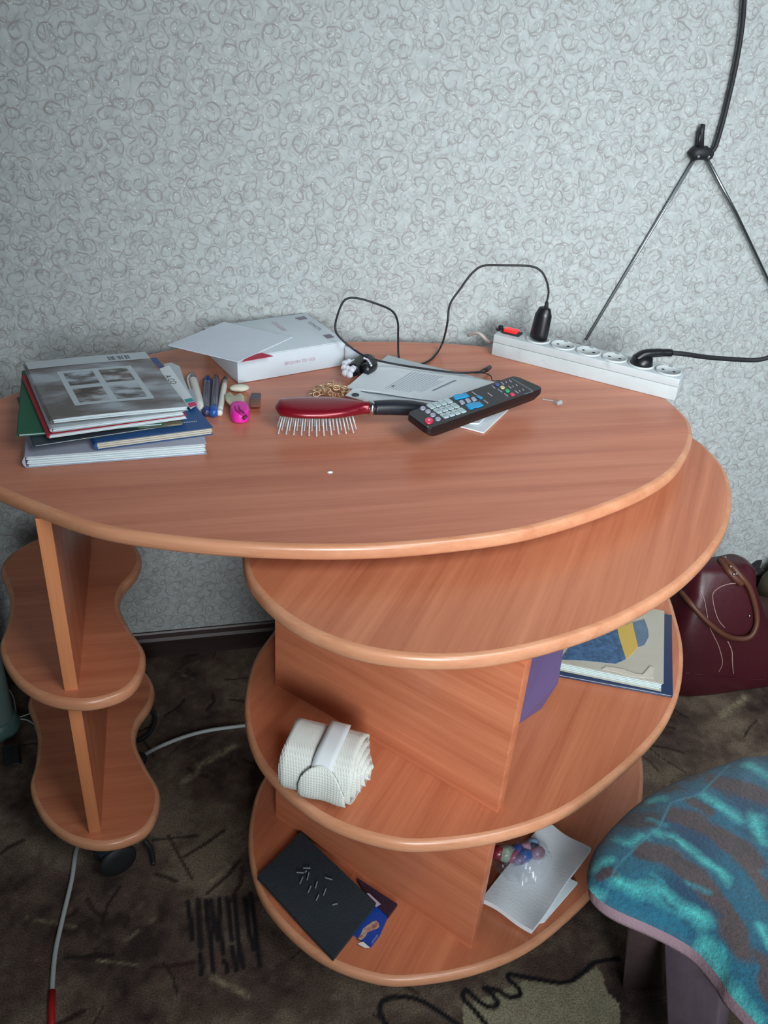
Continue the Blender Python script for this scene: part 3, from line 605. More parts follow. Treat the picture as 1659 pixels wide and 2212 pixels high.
MB().surf(lambda u, v: LT(.36+.02*u, .22+.05*v), 1, 1).build('printed_mark', M_ink, lo)
tl, tq = sheet('hole_tag', 'white flap with a black eyelet lying on the hairbrush', ((746, 854), (790, 862), (815, 857), (762, 840)), TOP+.020, .0006)
MB().lathe([(.0035, 0), (.006, 0), (.006, .0006), (.0035, .0006)], P(768, 853, TOP+.021), seg=16).build('eyelet', M_ink, tl)

# ------------------------------------------------------------------ hairbrush
hb = thing('hairbrush', P(690, 905, TOP).to_tuple(), 'dark red hairbrush with a black handle lying bristles down', 'hairbrush')
M_hr = mat('brush_red', (128, 14, 34), .28, metal=.35, coat=.4)
ha, hbp = P(595, 880, .777), P(800, 881, .775)
ax = (hbp-ha).normalized(); ay = Vector((-ax.y, ax.x, 0)).normalized(); az = ax.cross(ay)
Lh = (hbp-ha).length
def brush_sec(t):   # half width, half thickness along the head
    s = min(1, max(0, t))
    w = .031*(max(0, 1-(abs(s-.42)/.45)**2.6)**.5 if s < .86 else 0)
    w = max(w, .0095 if s > .75 else .002)
    return w, .0108 if s > .04 else .004
hd = MB(); seg = 20; rows = []
for i in range(25):
    s = i/24; w, t_ = brush_sec(s); c = ha+ax*(Lh*s)
    if s > .8: w = .0095+(brush_sec(.78)[0]-.0095)*max(0, (1-(s-.8)/.12)); t_ = .0108-.006*(s-.8)
    if i == 0: w, t_ = .004, .002
    rows += [c+ay*(w*math.cos(a))+az*(t_*math.sin(a)) for a in [2*math.pi*k/seg for k in range(seg)]]
hd.add(rows, [(i*seg+k, i*seg+(k+1) % seg, (i+1)*seg+(k+1) % seg, (i+1)*seg+k) for i in range(24) for k in range(seg)]+[tuple(range(seg)), tuple(24*seg+k for k in range(seg))])
hd.build('brush_head', M_hr, hb, smooth=True)
cu = MB().ball(ha+ax*(Lh*.42)-az*.007, 1, 20, 8, (Lh*.40, .021, .006), Matrix((ax, ay, az)).transposed())
cu.build('bristle_cushion', mat('cushion', (70, 30, 40), .4), hb, smooth=True)
M_br = mat('bristle_clear', (226, 232, 236), .15, trans=.35)
zdesk = TOP+.0006
for i in range(11):
    for j in (-1.5, -.5, .5, 1.5):
        s = .07+i*.070+(.035 if j in (-.5, 1.5) else 0)
        base = ha+ax*(Lh*s)+ay*(j*.013*(1-.5*abs(s-.42)*2))-az*.010
        tip = base+ax*((s-.42)*.018)+ay*(j*.004); tip.z = zdesk+.0014+.004*abs(s-.42)
        m_ = MB().tube([base, tip], .0011, 6); m_.ball(tip, .0014, 6, 4); m_.build('bristle', M_br, hb, smooth=True)
MB().tube([hbp-ax*.002, hbp+ax*.005], .0112, 20).build('silver_ring', M_chrome, hb, smooth=True)
hpts = cat([hbp+ax*.004, P(850, 880, .772), P(895, 882, .766), P(935, 888, .757)], 6)
nh = len(hpts)
MB().tube(hpts, [.0120+.0018*math.sin(math.pi*min(1, k/nh*1.2))-(.005 if k == nh-1 else 0) for k in range(nh)], 20, flat=.85).build('handle', mat('brush_handle', (22, 28, 36), .4), hb, smooth=True)
# ------------------------------------------------------------------ remote
ra, rb, rc, rd = P(879, 891, .787), P(926, 926, .785), P(1174, 838, .782), P(1112, 811, .784)
rn = (rb-ra).cross(rd-ra).normalized(); rn = rn if rn.z > 0 else -rn
rm = thing('remote_control', ((ra+rc)/2-rn*.02).to_tuple(), 'black television remote with white number keys lying across the brush handle', 'remote control')
ctr = (ra+rb+rc+rd)/4
def rnd(q, f):  # round the corners of a quad
    out = []
    for i in range(4):
        p, a, b = q[i], q[i-1], q[(i+1) % 4]
        da = (a-p).normalized()*f; db = (b-p).normalized()*f
        for k in range(6):
            t = k/5; out.append((p+da)*(1-t)**2+p*2*t*(1-t)+(p+db)*t*t)
    return out
rq = rnd([ra, rb, rc, rd], .011)
body = MB(); n_ = len(rq); layers = [(0, 1.0), (-.002, 1.012), (-.010, 1.01), (-.018, .93), (-.020, .86)]
vs = []
for dz_, sc_ in layers: vs += [ctr+(p-ctr)*sc_+rn*dz_ for p in rq]
fs = [(k*n_+i, k*n_+(i+1) % n_, (k+1)*n_+(i+1) % n_, (k+1)*n_+i) for k in range(4) for i in range(n_)]+[tuple(range(n_)), tuple(4*n_+i for i in range(n_))]
body.add(vs, fs).build('casing', mat('remote_black', (24, 22, 26), .32), rm)
def key(poly, h, m, name='button', parent=rm):
    b = [PL(x, y, ctr, rn) for x, y in poly]; c = sum(b, Vector())/len(b)
    MB().hexa([p+rn*.0001 for p in b], [c+(p-c)*.92+rn*h for p in b]).build(name, m, parent); return c
M_k1 = mat('key_grey', (176, 196, 200), .4); M_k2 = mat('key_lilac', (160, 164, 184), .35); M_kc = mat('key_cyan', (30, 150, 205), .35); M_kr = mat('key_red', (220, 40, 84), .35)
c00 = Vector((931.0, 878.1)); cs = Vector((12.4, -3.85)); rs = Vector((14.5, 10.25))
ud = (PL(945, 900, ctr, rn)-PL(931, 878, ctr, rn)).normalized(); vd = rn.cross(ud)
for r_ in range(3):
    for c_ in range(4):
        o = c00+cs*c_+rs*r_
        kq = [tuple(o+cs*a*.43+rs*b*.43) for a, b in ((-.8, -1), (.8, -1), (1, -.8), (1, .8), (.8, 1), (-.8, 1), (-1, .8), (-1, -.8))]
        c = key(kq, .0013, M_k1, 'number_key')
        d = [['7', '4', '1'], ['8', '5', '2'], ['9', '6', '3'], ['-', '0', 'Q']]
        txt = {0: '147-', 1: '2580', 2: '369Q'}[2-r_][3-c_] if False else {0: '123', 1: '456', 2: '789', 3: '-0Q'}[3-c_][r_] if c_ else '-0Q'[r_]
        text_part(txt, .0062, c-ud*.0018-(-vd)*.0000+rn*.0013-vd*.002, ud, vd, M_ink, rm, 'key_digit', .0002)
circ = lambda x, y, a, b, n=14: [(x+a*math.cos(2*math.pi*k/n), y+b*math.sin(2*math.pi*k/n)) for k in range(n)]
for x, y in ((913.3, 882.4), (924.3, 889.1), (934.9, 896.7), (945.8, 905.6)): key(circ(x, y, 6.3, 4.3), .0012, M_k2, 'round_key')
key(circ(926.3, 909.5, 9.6, 6.6), .0016, M_kr, 'power_key'); key(circ(926.6, 909, 3.4, 2.2), .0018, mat('key_pinkpale', (236, 160, 180), .4), 'power_symbol')
key(circ(924, 922, 1.3, 1), .0004, M_k2, 'indicator_dot')
z4 = lambda L_: [(860+x/4.1475, 760+y/4.1475) for x, y in L_]
key(z4([(485, 402), (520, 386), (580, 380), (612, 376), (640, 400), (600, 415), (560, 420), (525, 432), (505, 425)]), .0016, M_kc, 'volume_key')
key(z4([(600, 478), (640, 462), (700, 458), (732, 450), (767, 483), (720, 500), (690, 502), (648, 521), (628, 510)]), .0016, M_kc, 'channel_key')
for x, y in ((570, 455), (624, 440), (676, 428)): key(z4([(x-28, y-8), (x-8, y-20), (x+8, y-16), (x+30, y+6), (x+8, y+20), (x-8, y+16)]), .0014, M_k2, 'centre_key')
key(z4([(697, 400), (720, 392), (762, 415), (740, 428)]), .0010, M_kc, 'blue_key')
for x, y, c in ((888, 296, (60, 80, 150)), (934, 322, (214, 200, 150)), (978, 352, (16, 176, 110)), (1023, 384, (222, 60, 90))):
    key(z4([(x-24, y-4), (x-8, y-13), (x+8, y-10), (x+24, y+4), (x+8, y+14), (x-10, y+10)]), .0014, mat('key_col', c, .35), 'colour_key')
for x, y, w in ((785, 448, 24), (682, 375, 24), (855, 318, 18), (912, 350, 22), (968, 388, 20), (935, 285, 16), (1000, 318, 16), (1060, 360, 20), (822, 384, 24), (968, 272, 7), (1005, 264, 14), (1030, 312, 7), (1062, 300, 9), (1088, 352, 8), (1120, 341, 9)):
    key(z4([(x-w, y-w*.45-4), (x-w+6, y-w*.45-8), (x+w, y+w*.45), (x+w-6, y+w*.45+5)]), .0003, M_k2, 'printed_label')
for a in ([(1010, 240), (1022, 238), (1215, 350), (1205, 358)], [(1205, 350), (1212, 358), (1130, 385), (1124, 378)]): key(z4(a), .0003, mat('label_dim', (96, 104, 110), .5), 'printed_outline')
# ------------------------------------------------------------------ clip, chain, plastic scrap
hc = thing('hair_clip', P(770, 805, TOP).to_tuple(), 'black hair clip set with large clear rhinestones beside the booklet', 'hair clip')
M_st = mat('rhinestone', (226, 230, 240), .06, metal=.25, coat=1)
cl = [P(x, y, TOP+.016) for x, y in ((762, 800), (778, 782), (796, 778), (802, 790), (786, 800))]
MB().tube(cat(cl, 5), [.011]*21, 12).build('clip_body', M_black, hc, smooth=True)
for x, y in ((746, 786), (754, 783), (764, 784), (744, 795), (764, 794), (759, 799), (746, 806), (755, 809), (751, 797)):
    MB().ball(P(x, y, TOP+.020), .0062, 10, 6).build('rhinestone', M_st, hc)
for k in range(7):
    MB().ball(P(787+k*2.5, 774+k*k*.42, TOP+.029), .0021, 6, 4).build('small_rhinestone', M_st, hc)
ch = MB(); cp = []
for k in range(44):
    cp.append(P(674+k*1.95+4*math.sin(k*1.9), 855-(6+16*math.sin(math.pi*k/44))*abs(math.sin(k*.62+.2))+3*math.cos(k*2.3), TOP+.003+.002*(k%3)))
for k, p in enumerate(cp):
    a = k*1.3; R = Matrix.Rotation(a, 3, 'Z') @ Matrix.Rotation(.5+.6*(k % 2), 3, 'X')
    ch.tube([p+R @ Vector((.0058*math.cos(t), .0038*math.sin(t), 0))+Vector((0, 0, .0025)) for t in [2*math.pi*i/12 for i in range(12)]], .0011, 6, True)
tag(ch.build('gold_chain', mat('gold', (220, 186, 150), .3, metal=.55), smooth=True), 'small heap of pinkish gold chain behind the hairbrush', 'chain')
ws = [P(1172, 862, TOP+.003), P(1195, 866, TOP+.003), P(1205, 871, TOP+.004), P(1213, 868, TOP+.006)]
sc_ = MB().tube(ws, [.0008, .0009, .003, .0045], 6); tag(sc_.build('plastic_scrap', mat('clearfilm', (200, 206, 210), .2, trans=.6)), 'twist of clear plastic on the desk right of the remote', 'scrap')

# ------------------------------------------------------------------ power strip
s0, s1 = P(1061, 766, TOP+.0006), P(1457, 866, TOP+.0006)
su = Vector(((s1-s0).x, (s1-s0).y, 0)); SL = su.length; su.normalize(); sn = Vector((-su.y, su.x, 0)); SW = .052; SHh = .040
st = thing('power_strip', ((s0+s1)/2+sn*SW/2).to_tuple()[:2]+(TOP,), 'scuffed white six socket power strip along the back of the desk', 'power strip')
MR = Matrix((su, sn, Vector((0, 0, 1)))).transposed()
def SP(a, b, h): return Vector((s0.x, s0.y, TOP))+su*a+sn*b+Vector((0, 0, h))
def scuffed():
    m = mat('strip_white', (180, 190, 192), .45, noise=.14, nscale=22); nt = m.node_tree; N = nt.nodes; L = nt.links
    n = N.new('ShaderNodeTexNoise'); n.inputs['Scale'].default_value = 26; n.inputs['Detail'].default_value = 5
    tc = [x for x in N if x.type == 'TEX_COORD'][0]; L.new(tc.outputs['Object'], n.inputs[0])
    r = N.new('ShaderNodeMapRange'); L.new(n.outputs[0], r.inputs[0]); r.inputs[1].default_value = .62; r.inputs[2].default_value = .78; r.inputs[4].default_value = .55
    mx = N.new('ShaderNodeMix'); mx.data_type = 'RGBA'; L.new(r.outputs[0], mx.inputs[0])
    src = N['Principled BSDF'].inputs['Base Color'].links[0].from_socket; L.new(src, mx.inputs[6]); mx.inputs[7].default_value = lin((112, 112, 108))+(1,)
    L.new(mx.outputs[2], N['Principled BSDF'].inputs['Base Color']); return m
M_strip = scuffed()
MB().box(SP(SL/2, SW/2, .0125), (SL, SW, .0246), MR).build('lower_shell', M_strip, st, bevel=.0012)
MB().box(SP(SL/2, SW/2, .0327), (SL, SW, .0148), MR).build('upper_shell', M_strip, st, bevel=.0012)
def top_hit(px, py, h=SHh): 
    p = P(px, py, TOP+h)-Vector((s0.x, s0.y, 0)); return p.dot(su)
a0 = top_hit(1163, 733); a5 = top_hit(1447, 797)
sock = [a0+(a5-a0)*k/5 for k in range(6)]
M_hole = mat('socket_hole', (46, 48, 50), .6); M_inner = mat('socket_inner', (186, 194, 194), .5)
for k, a in enumerate(sock):
    c = SP(a, SW/2, SHh)
    so = MB().lathe([(.0195, -.001), (.0225, -.001), (.0225, .002), (.0205, .0028), (.0195, .0010)], c, MR, 28).build('socket', M_white, st, smooth=True)
    MB().lathe([(.001, .0), (.0196, .0), (.0196, .0006), (.001, .0006)], c, MR, 24).build('recess', M_inner, so)
    for s in (-1, 1): MB().lathe([(.0005, .0005), (.0028, .0005), (.0028, .001), (.0005, .001)], c+su*(.0095*s), MR, 12).build('pin_hole', M_hole, so)
    MB().box(c+sn*.019+Vector((0, 0, .002)), (.006, .003, .004), MR).build('earth_clip', M_chrome, so)
asw = top_hit(1115, 713)
MB().box(SP(asw, SW/2, SHh+.001), (.034, .022, .004), MR).build('switch_frame', M_blackmat, st, bevel=.001)
MB().box(SP(asw-.002, SW/2, SHh+.0045), (.024, .016, .006), MR).build('lit_red_switch', mat('switch_red', (255, 30, 30), .3, emit=1.2), st, bevel=.0015)
ab = top_hit(1092, 704)
MB().lathe([(.009, 0), (.009, .002), (.005, .0025), (.0045, .008), (.001, .009)], SP(ab, SW/2+.004, SHh), seg=16).build('reset_button', M_black, st, smooth=True)
MB().tube(cat([SP(.002, SW*.5, .015), SP(-.02, SW*.6, .012), SP(-.045, SW*.75, .02), SP(-.07, SW*1.0, .006)], 5), .0032, 8).build('power_cord', mat('cord_white', (190, 180, 172), .5), st, smooth=True)
# charger plug upright
c1 = SP(sock[0], SW/2, SHh+.002); chg = thing('charger_plug', c1.to_tuple(), 'upright black charger plugged in next to the red switch', 'plug')
pr = [(.012, 0), (.0165, .002), (.0165, .012), (.0155, .045), (.0105, .058), (.0065, .060)]
MB().lathe(pr, c1, MR @ Matrix.Rotation(0.06, 3, 'Y'), 20, (1, .8)).build('plug_body', M_black, chg, smooth=True)
tp = P(1180, 680, 0); 
ptop = c1+Vector((0, 0, .058))
yc = c1.y
g0 = PY(1180, 678, yc); g1 = PY(1181, 652, yc)
MB().tube([ptop, g0, g1], [.0062, .0055, .003], 12).build('strain_relief', M_blackmat, chg, smooth=True)
cab = [g1, PY(1185, 630, yc), PY(1180, 605, yc), PY(1168, 585, yc+.005), PY(1145, 575, yc+.01), PY(1090, 573, yc+.02), PY(1045, 574, yc+.03), PY(1020, 590, yc+.03), PY(995, 623, yc+.02), PY(972, 658, yc+.01), PY(966, 700, yc), PY(956, 740, 1.49)]
cab += [P(940, 768, TOP+.004), P(920, 783, TOP+.0025), P(890, 790, TOP+.0025)]
cab += [P(868, 785, TOP+.003), P(861, 768, TOP+.004), PY(860, 730, 1.46), PY(859, 695, 1.45), PY(846, 671, 1.44), PY(810, 655, 1.43), PY(770, 644, 1.43), PY(745, 648, 1.43), PY(731, 675, 1.43), PY(724, 708, 1.43), PY(735, 730, 1.42), PY(770, 759, 1.405)]
cab += [P(800, 774, TOP+.038), P(850, 786, TOP+.0185), P(920, 797, TOP+.0185), P(985, 805, TOP+.0175), P(1030, 804, TOP+.014), P(1046, 801, TOP+.008)]
MB().tube(cat(cab, 7), .0019, 8).build('thin_cable', M_blackmat, chg, smooth=True)
MB().tube([P(1040, 803, TOP+.010), P(1050, 799, TOP+.009), P(1058, 793, TOP+.008)], [.003, .0045, .004], 10).build('small_connector', mat('conn', (44, 28, 34), .4), chg, smooth=True)
MB().tube(cat([P(1025, 806, TOP+.0125), P(1045, 806, TOP+.012), P(1060, 812, TOP+.012), P(1064, 822, TOP+.006), P(1080, 822, TOP+.004)], 5), .0008, 6).build('wire_tie', M_blackmat, chg, smooth=True)
# angled plug
c2 = SP(sock[4], SW/2, SHh+.001); pl = thing('angled_plug', c2.to_tuple(), 'flat black right angled plug in the second socket from the right end', 'plug')
MB().lathe([(.0185, 0), (.019, .004), (.0175, .012), (.006, .016)], c2, MR, 24).build('plug_disc', M_black, pl, smooth=True)
pa = cat([c2+Vector((-.012, 0, .010)), c2+Vector((.002, 0, .018)), PY(1424, 762, c2.y), PY(1450, 762, c2.y)], 5)
MB().tube(pa, [.009]*8+[.0085]*3+[.0075]*4+[.007], 14, flat=.9).build('plug_arm', M_black, pl, smooth=True)
pc = [PY(1448, 762, c2.y), PY(1480, 765, c2.y), PY(1530, 772, c2.y+.01), PY(1600, 777, c2.y+.02), PY(1640, 777, c2.y+.02), PY(1668, 768, c2.y+.02), PY(1700, 745, c2.y+.02)]
MB().tube(cat(pc, 6), .0042, 10).build('black_cord', M_blackmat, pl, smooth=True)

# ------------------------------------------------------------------ antenna on the wall
wy = WALLY-.010
an = thing('indoor_antenna', PY(1515, 335, wy).to_tuple(), 'two metal antenna rods in a black clamp standing against the wallpaper', 'antenna')
MB().tube([PY(1500, 345, wy), PY(1380, 545, wy+.002), PY(1266, 735, wy+.002)], [.0028, .0024, .002], 10).build('rod', mat('rod_metal', (170, 178, 180), .3, metal=.8), an, smooth=True)
MB().tube([PY(1528, 345, wy), PY(1590, 460, wy), PY(1700, 690, wy)], [.0034, .003, .0027], 10).build('rod', mat('rod_metal_dark', (120, 126, 128), .3, metal=.9), an, smooth=True)
ac = PY(1513, 332, wy-.004)
MB().tube([PY(1492, 338, wy-.002), PY(1502, 331, wy-.004), PY(1522, 330, wy-.004), PY(1534, 336, wy-.002)], [.010, .0125, .0125, .009], 14).build('clamp', M_blackmat, an, smooth=True)
for x, y in ((1509, 338), (1531, 339)): MB().ball(PY(x, y, wy-.017), .0028, 8, 5).build('screw', M_chrome, an, smooth=True)
MB().tube([PY(1512, 325, wy-.004), PY(1515, 285, wy-.004), PY(1519, 268, wy-.003)], [.0068, .0055, .004], 12).build('peg', M_blackmat, an, smooth=True)
MB().tube([PY(1508, 325, wy-.006), PY(1512, 285, wy-.006)], [.0035, .003], 10).build('peg_rib', M_black, an, smooth=True)
MB().tube(cat([PY(1530, 337, wy-.004), PY(1545, 318, wy-.004), PY(1557, 280, wy-.003), PY(1570, 230, wy-.002), PY(1590, 140, wy-.002), PY(1603, 60, wy-.002), PY(1608, -5, wy-.002), PY(1610, -60, wy-.002)], 6), .0042, 10).build('aerial_cable', M_blackmat, an, smooth=True)

# ------------------------------------------------------------------ things on the rolling unit
# bandage
bc = P(703, 1630, ZM+.035); bd = thing('elastic_bandage', (bc.x, bc.y, ZM), 'rolled white elastic bandage on the middle shelf of the rolling unit', 'bandage')
e0, e1 = P(628, 1622, ZM+.043), P(778, 1660, ZM+.043)
bxv = (e1-e0); bxv.z = 0; BL = bxv.length; bxv.normalize(); byv = Vector((-bxv.y, bxv.x, 0)); bo = Vector((e0.x, e0.y, ZM))
def knit(name, c):
    m = mat(name, c, .9, bump=.6, bscale=450, noise=.06); nt = m.node_tree; N = nt.nodes; L = nt.links
    tc = [x for x in N if x.type == 'TEX_COORD'][0]; w = N.new('ShaderNodeTexWave'); w.inputs['Scale'].default_value = 95; w.inputs['Distortion'].default_value = 1.5
    w2 = N.new('ShaderNodeTexWave'); w2.inputs['Scale'].default_value = 75; w2.bands_direction = 'Z'; w2.inputs['Distortion'].default_value = 1.5
    L.new(tc.outputs['Object'], w.inputs[0]); L.new(tc.outputs['Object'], w2.inputs[0]); ml = N.new('ShaderNodeMath'); ml.operation = 'MULTIPLY'; L.new(w.outputs['Fac'], ml.inputs[0]); L.new(w2.outputs['Fac'], ml.inputs[1])
    bp = [x for x in N if x.type == 'BUMP'][0]; L.new(ml.outputs[0], bp.inputs['Height']); bp.inputs['Distance'].default_value = .0009; return m
M_band = knit('bandage_knit', (208, 213, 206))
ZR = .0445
def bsp(t, x, rr):
    c_, s_ = math.cos(t), math.sin(t); e = 2/2.6
    return bo+bxv*x+byv*(rr*1.08*math.copysign(abs(c_)**e, c_))+Vector((0, 0, ZR+rr*math.copysign(abs(s_)**e, s_)))
for layer in range(5):
    r0 = .0430-layer*.0078; mb = MB(); nT = 40
    ext = layer*.0038; x0_, x1_ = .0+.001*layer, BL+ext
    mb.surf(lambda u, v: bsp(-.9-u*2*math.pi, x0_+(x1_-x0_)*v+.0012*math.sin(u*19+layer)*(1 if .02 < v else -1), r0-.0068*u+.0004*math.sin(u*40+v*3)), nT, 14)
    mb.build('wrapped_layer', M_band, bd, smooth=True, solid=.0024)
mb = MB().surf(lambda u, v: bsp(.9+u*1.75, BL*(.46+.29*v)+.0015*math.sin(u*5), .0448), 20, 4); mb.build('smooth_band', mat('band_smooth', (204, 212, 214), .7), bd, smooth=True, solid=.0008)
mb = MB().surf(lambda u, v: bsp(3.75-u*(.55+.75*math.sin(math.pi*min(1, v*1.05))**.7), BL*(.28+.66*v), .0458+.0008*math.sin(v*9)), 12, 14); mb.build('end_flap', M_band, bd, smooth=True, solid=.002)
# purple folder leaning behind the divider
pv = [P(1117, 1566, ZM+.001), P(1168, 1532, ZM+.001)]
pt = thing('purple_folder', pv[0].to_tuple(), 'plain purple folder standing behind the divider on the middle shelf', 'folder')
M_pur = mat('purple_plastic', (86, 74, 112), .45)
pd = (pv[1]-pv[0]); pd.z = 0; pd.normalize()
p3 = pv[0]; p4 = p3+pd*.20; hz = Vector((0, 0, .17)); leanv = Vector((.0, .03, 0)); thk = Vector((-pd.y, pd.x, 0))*.006
pp = [p3, p3+pd*.055, p3+pd*.085+Vector((0, 0, .035)), p3+pd*.10+Vector((0, 0, .17))+leanv, p3+Vector((0, 0, .17))+leanv]
MB().hexa([p for p in pp], [p+thk for p in pp]).build('folder_cover', M_pur, pt)
MB().hexa([p+thk*1.05 for p in pp], [p+thk*1.4 for p in pp]).build('inner_sheet', M_paper, pt)
# blue folder + tattered book
fz = ZM+.0008
fq = [P(1194, 1460, fz), P(1452, 1508, fz)]; fu = fq[1]-fq[0]; fback = P(1450, 1340, fz)-fq[1]
fo = thing('blue_folder', fq[0].to_tuple(), 'dark blue plastic folder under the tattered book on the middle shelf', 'folder')
f4 = [fq[0], fq[1], fq[1]+fback.normalized()*.21, fq[0]+fback.normalized()*.21]
M_fb = mat('folder_blue', (38, 52, 84), .35)
lift = lambda L_, d: [p+Vector((0, 0, d)) for p in L_]
MB().hexa(lift(f4, 0), lift(f4, .0015)).build('back_flap', M_fb, fo, bevel=.0004); MB().hexa(lift([p+(sum(f4, Vector())/4-p)*.02 for p in f4], .0016), lift([p+(sum(f4, Vector())/4-p)*.02 for p in f4], .0036)).build('inner_sheets', M_paper, fo)
MB().hexa(lift(f4, .0038), lift(f4, .005)).build('front_flap', M_fb, fo, bevel=.0004)
k0 = [P(1196, 1446, fz+.006), P(1428, 1494, fz+.006)]; kb = P(1430, 1345, fz+.022)-P(1428, 1480, fz+.022)
kb = kb.normalized()*.19
kq = [k0[0], k0[1], k0[1]+kb, k0[0]+kb]
bk, kbl = book('tattered_book', 'tattered old book with a torn blue cover picture on the middle shelf', kq, fz+.006, fz+.023, mat('old_paper', (176, 174, 160), .85, noise=.12, nscale=30), M_pageold if False else mat('pages_cool', (188, 204, 202), .85, noise=.15, nscale=300), cat_='book', spine=False, inset=.003)
M_pict = mat('torn_blue', (66, 98, 132), .5, noise=.95, nscale=150)
zk = fz+.0232
rr_ = random.Random(3)
def rag(pts, z, h, m, name):
    pts = [P(x, y, z) for x, y in pts]; MB().hexa(pts, [p+Vector((0, 0, h)) for p in pts]).build(name, m, bk)
rag([(1210, 1425), (1260, 1427), (1300, 1431), (1330, 1434), (1352, 1424), (1346, 1405), (1338, 1380), (1332, 1358), (1290, 1372), (1235, 1392)], zk, .0005, M_pict, 'torn_cover_picture')
rag([(1338, 1380), (1333, 1358), (1366, 1345), (1372, 1372), (1378, 1396), (1366, 1412), (1352, 1424), (1346, 1405)], zk, .0006, mat('torn_yellow', (196, 168, 84), .6), 'torn_yellow_patch')
rag([(1372, 1372), (1366, 1345), (1392, 1338), (1400, 1360), (1401, 1376), (1392, 1394), (1378, 1398)], zk, .0005, mat('torn_greyblue', (96, 118, 138), .6, noise=.3), 'torn_grey_patch')
rag([(1310, 1440), (1345, 1446), (1372, 1456), (1410, 1460), (1412, 1466), (1365, 1462), (1330, 1452), (1300, 1446)], zk+.0004, .0008, M_pageold, 'torn_page_edge')
rag([(1388, 1458), (1404, 1440), (1412, 1442), (1410, 1458)], zk+.0006, .0008, M_pageold, 'torn_page_edge')
# black pouch with stitched marks
po = thing('black_pouch', P(700, 1920, ZB).to_tuple(), 'dark cloth pouch with pale stitched chevrons on the bottom shelf', 'pouch')
pqs = [(556, 1893), (722, 2067), (800, 2000), (832, 1958), (775, 1880), (735, 1835), (705, 1800), (643, 1782)]
def blob(pts, z0, z1, name, m, parent, n=6):
    o = cat([P(x, y, z1)*1 for x, y in pts], n, True); c = sum(o, Vector())/len(o); k = len(o)
    mb = MB(); rings = [(z0, .99), (z0+(z1-z0)*.5, 1.0), (z1-.001, .985), (z1, .955), (z1+.0015, .7), (z1+.002, .35)]
    vs = []
    for zz, s in rings: vs += [Vector((c.x+(p.x-c.x)*s, c.y+(p.y-c.y)*s, zz+(.0012*math.sin(p.x*90)*math.cos(p.y*70) if zz > z0 else 0))) for p in o]
    fs = [(a*k+i, a*k+(i+1) % k, (a+1)*k+(i+1) % k, (a+1)*k+i) for a in range(5) for i in range(k)]+[tuple(range(k)), tuple(5*k+i for i in range(k))]
    return mb.add(vs, fs).build(name, m, parent, smooth=True)
def quadslab(pts, z0, z1, name, m, parent, nu=14, sag=.0015):
    q = [P(x, y, z1) for x, y in pts]
    f = lambda u, v: (q[0]*(1-u)+q[1]*u)*(1-v)+(q[3]*(1-u)+q[2]*u)*v+Vector((0, 0, sag*math.sin(u*5+1)*math.cos(v*4)-.5*sag))
    return MB().surf(f, nu, nu, z1-z0-sag).build(name, m, parent, smooth=False)
M_pouch = mat('pouch_cloth', (30, 42, 50), .85, bump=.5, noise=.25)
quadslab(((556, 1893), (720, 2068), (812, 1952), (650, 1794)), ZB+.0030, ZB+.0135, 'cloth_body', M_pouch, po, sag=.002)
M_sti = mat('stitch_grey', (120, 134, 138), .8)
z3 = lambda x, y: (520+x/4.1475, 1740+y/4.1475)
for a, b in (((610, 600), (595, 665)), ((555, 640), (530, 700)), ((685, 680), (668, 740)), ((628, 722), (603, 780)), ((762, 745), (740, 805)), ((698, 800), (675, 850)), ((500, 600), (565, 603)), ((560, 560), (625, 562)), ((755, 645), (820, 665)), ((820, 890), (865, 880)), ((575, 600), (590, 585))):
    pa_, pb_ = P(*z3(*a), ZB+.0155), P(*z3(*b), ZB+.0155)
    MB().tube([pa_, (pa_+pb_)/2, pb_], .0011, 6).build('stitch', M_sti, po)
pk = thing('blue_packet', P(815, 1990, ZB).to_tuple(), 'glossy blue packet with a food picture sticking out of the dark pouch', 'packet')
z5 = lambda x, y: (730+x/11.85, 1930+y/11.85)
M_pkb = mat('packet_blue', (20, 66, 158), .2, noise=.25, nscale=20)
def flat(pts, z, h, m, name, parent, zf=z5):
    b = [P(*zf(x, y), z) for x, y in pts]; return MB().hexa(b, [p+Vector((0, 0, h)) for p in b]).build(name, m, parent)
flat([(300, 1000), (430, 1100), (600, 1230), (840, 1400), (1080, 1080), (1310, 560), (1220, 420), (1120, 320), (980, 310)], ZB+.0008, .004, M_pkb, 'foil_wrapper', pk)
flat([(510, 1160), (590, 1200), (700, 1110), (760, 1000), (1000, 900), (1060, 860), (1040, 760), (980, 690), (880, 730), (780, 800), (640, 900), (600, 1010)], ZB+.0048, .0004, landscape('food_print', (176, 150, 130), (150, 90, 88), (150, 170, 140), 90), 'food_picture', pk)
flat([(500, 1290), (600, 1250), (650, 1240), (740, 1320), (830, 1400), (760, 1390), (690, 1395)], ZB+.0048, .0005, M_paper, 'white_corner', pk)
flat([(730, 0), (800, 0), (960, 150), (1100, 280), (1060, 300), (980, 350), (950, 330), (980, 250)], ZB+.013, .0005, mat('seal_lilac', (170, 160, 180), .4), 'pale_seal_edge', pk)
flat([(1150, 330), (1180, 350), (1300, 500), (1320, 570), (1280, 560)], ZB+.0048, .0006, mat('seal_lilac2', (170, 160, 180), .4), 'pale_seal_edge', pk)
for k in range(6): flat([(860+k*24, 1270-k*32), (880+k*24, 1200-k*32), (900+k*24, 1210-k*32), (880+k*24, 1290-k*32)], ZB+.0048, .0004, mat('packet_print', (110, 140, 190), .4), 'printed_letter', pk)
dkp = [(770, 1900), (858, 1958), (838, 1985), (812, 1960), (790, 1935)]
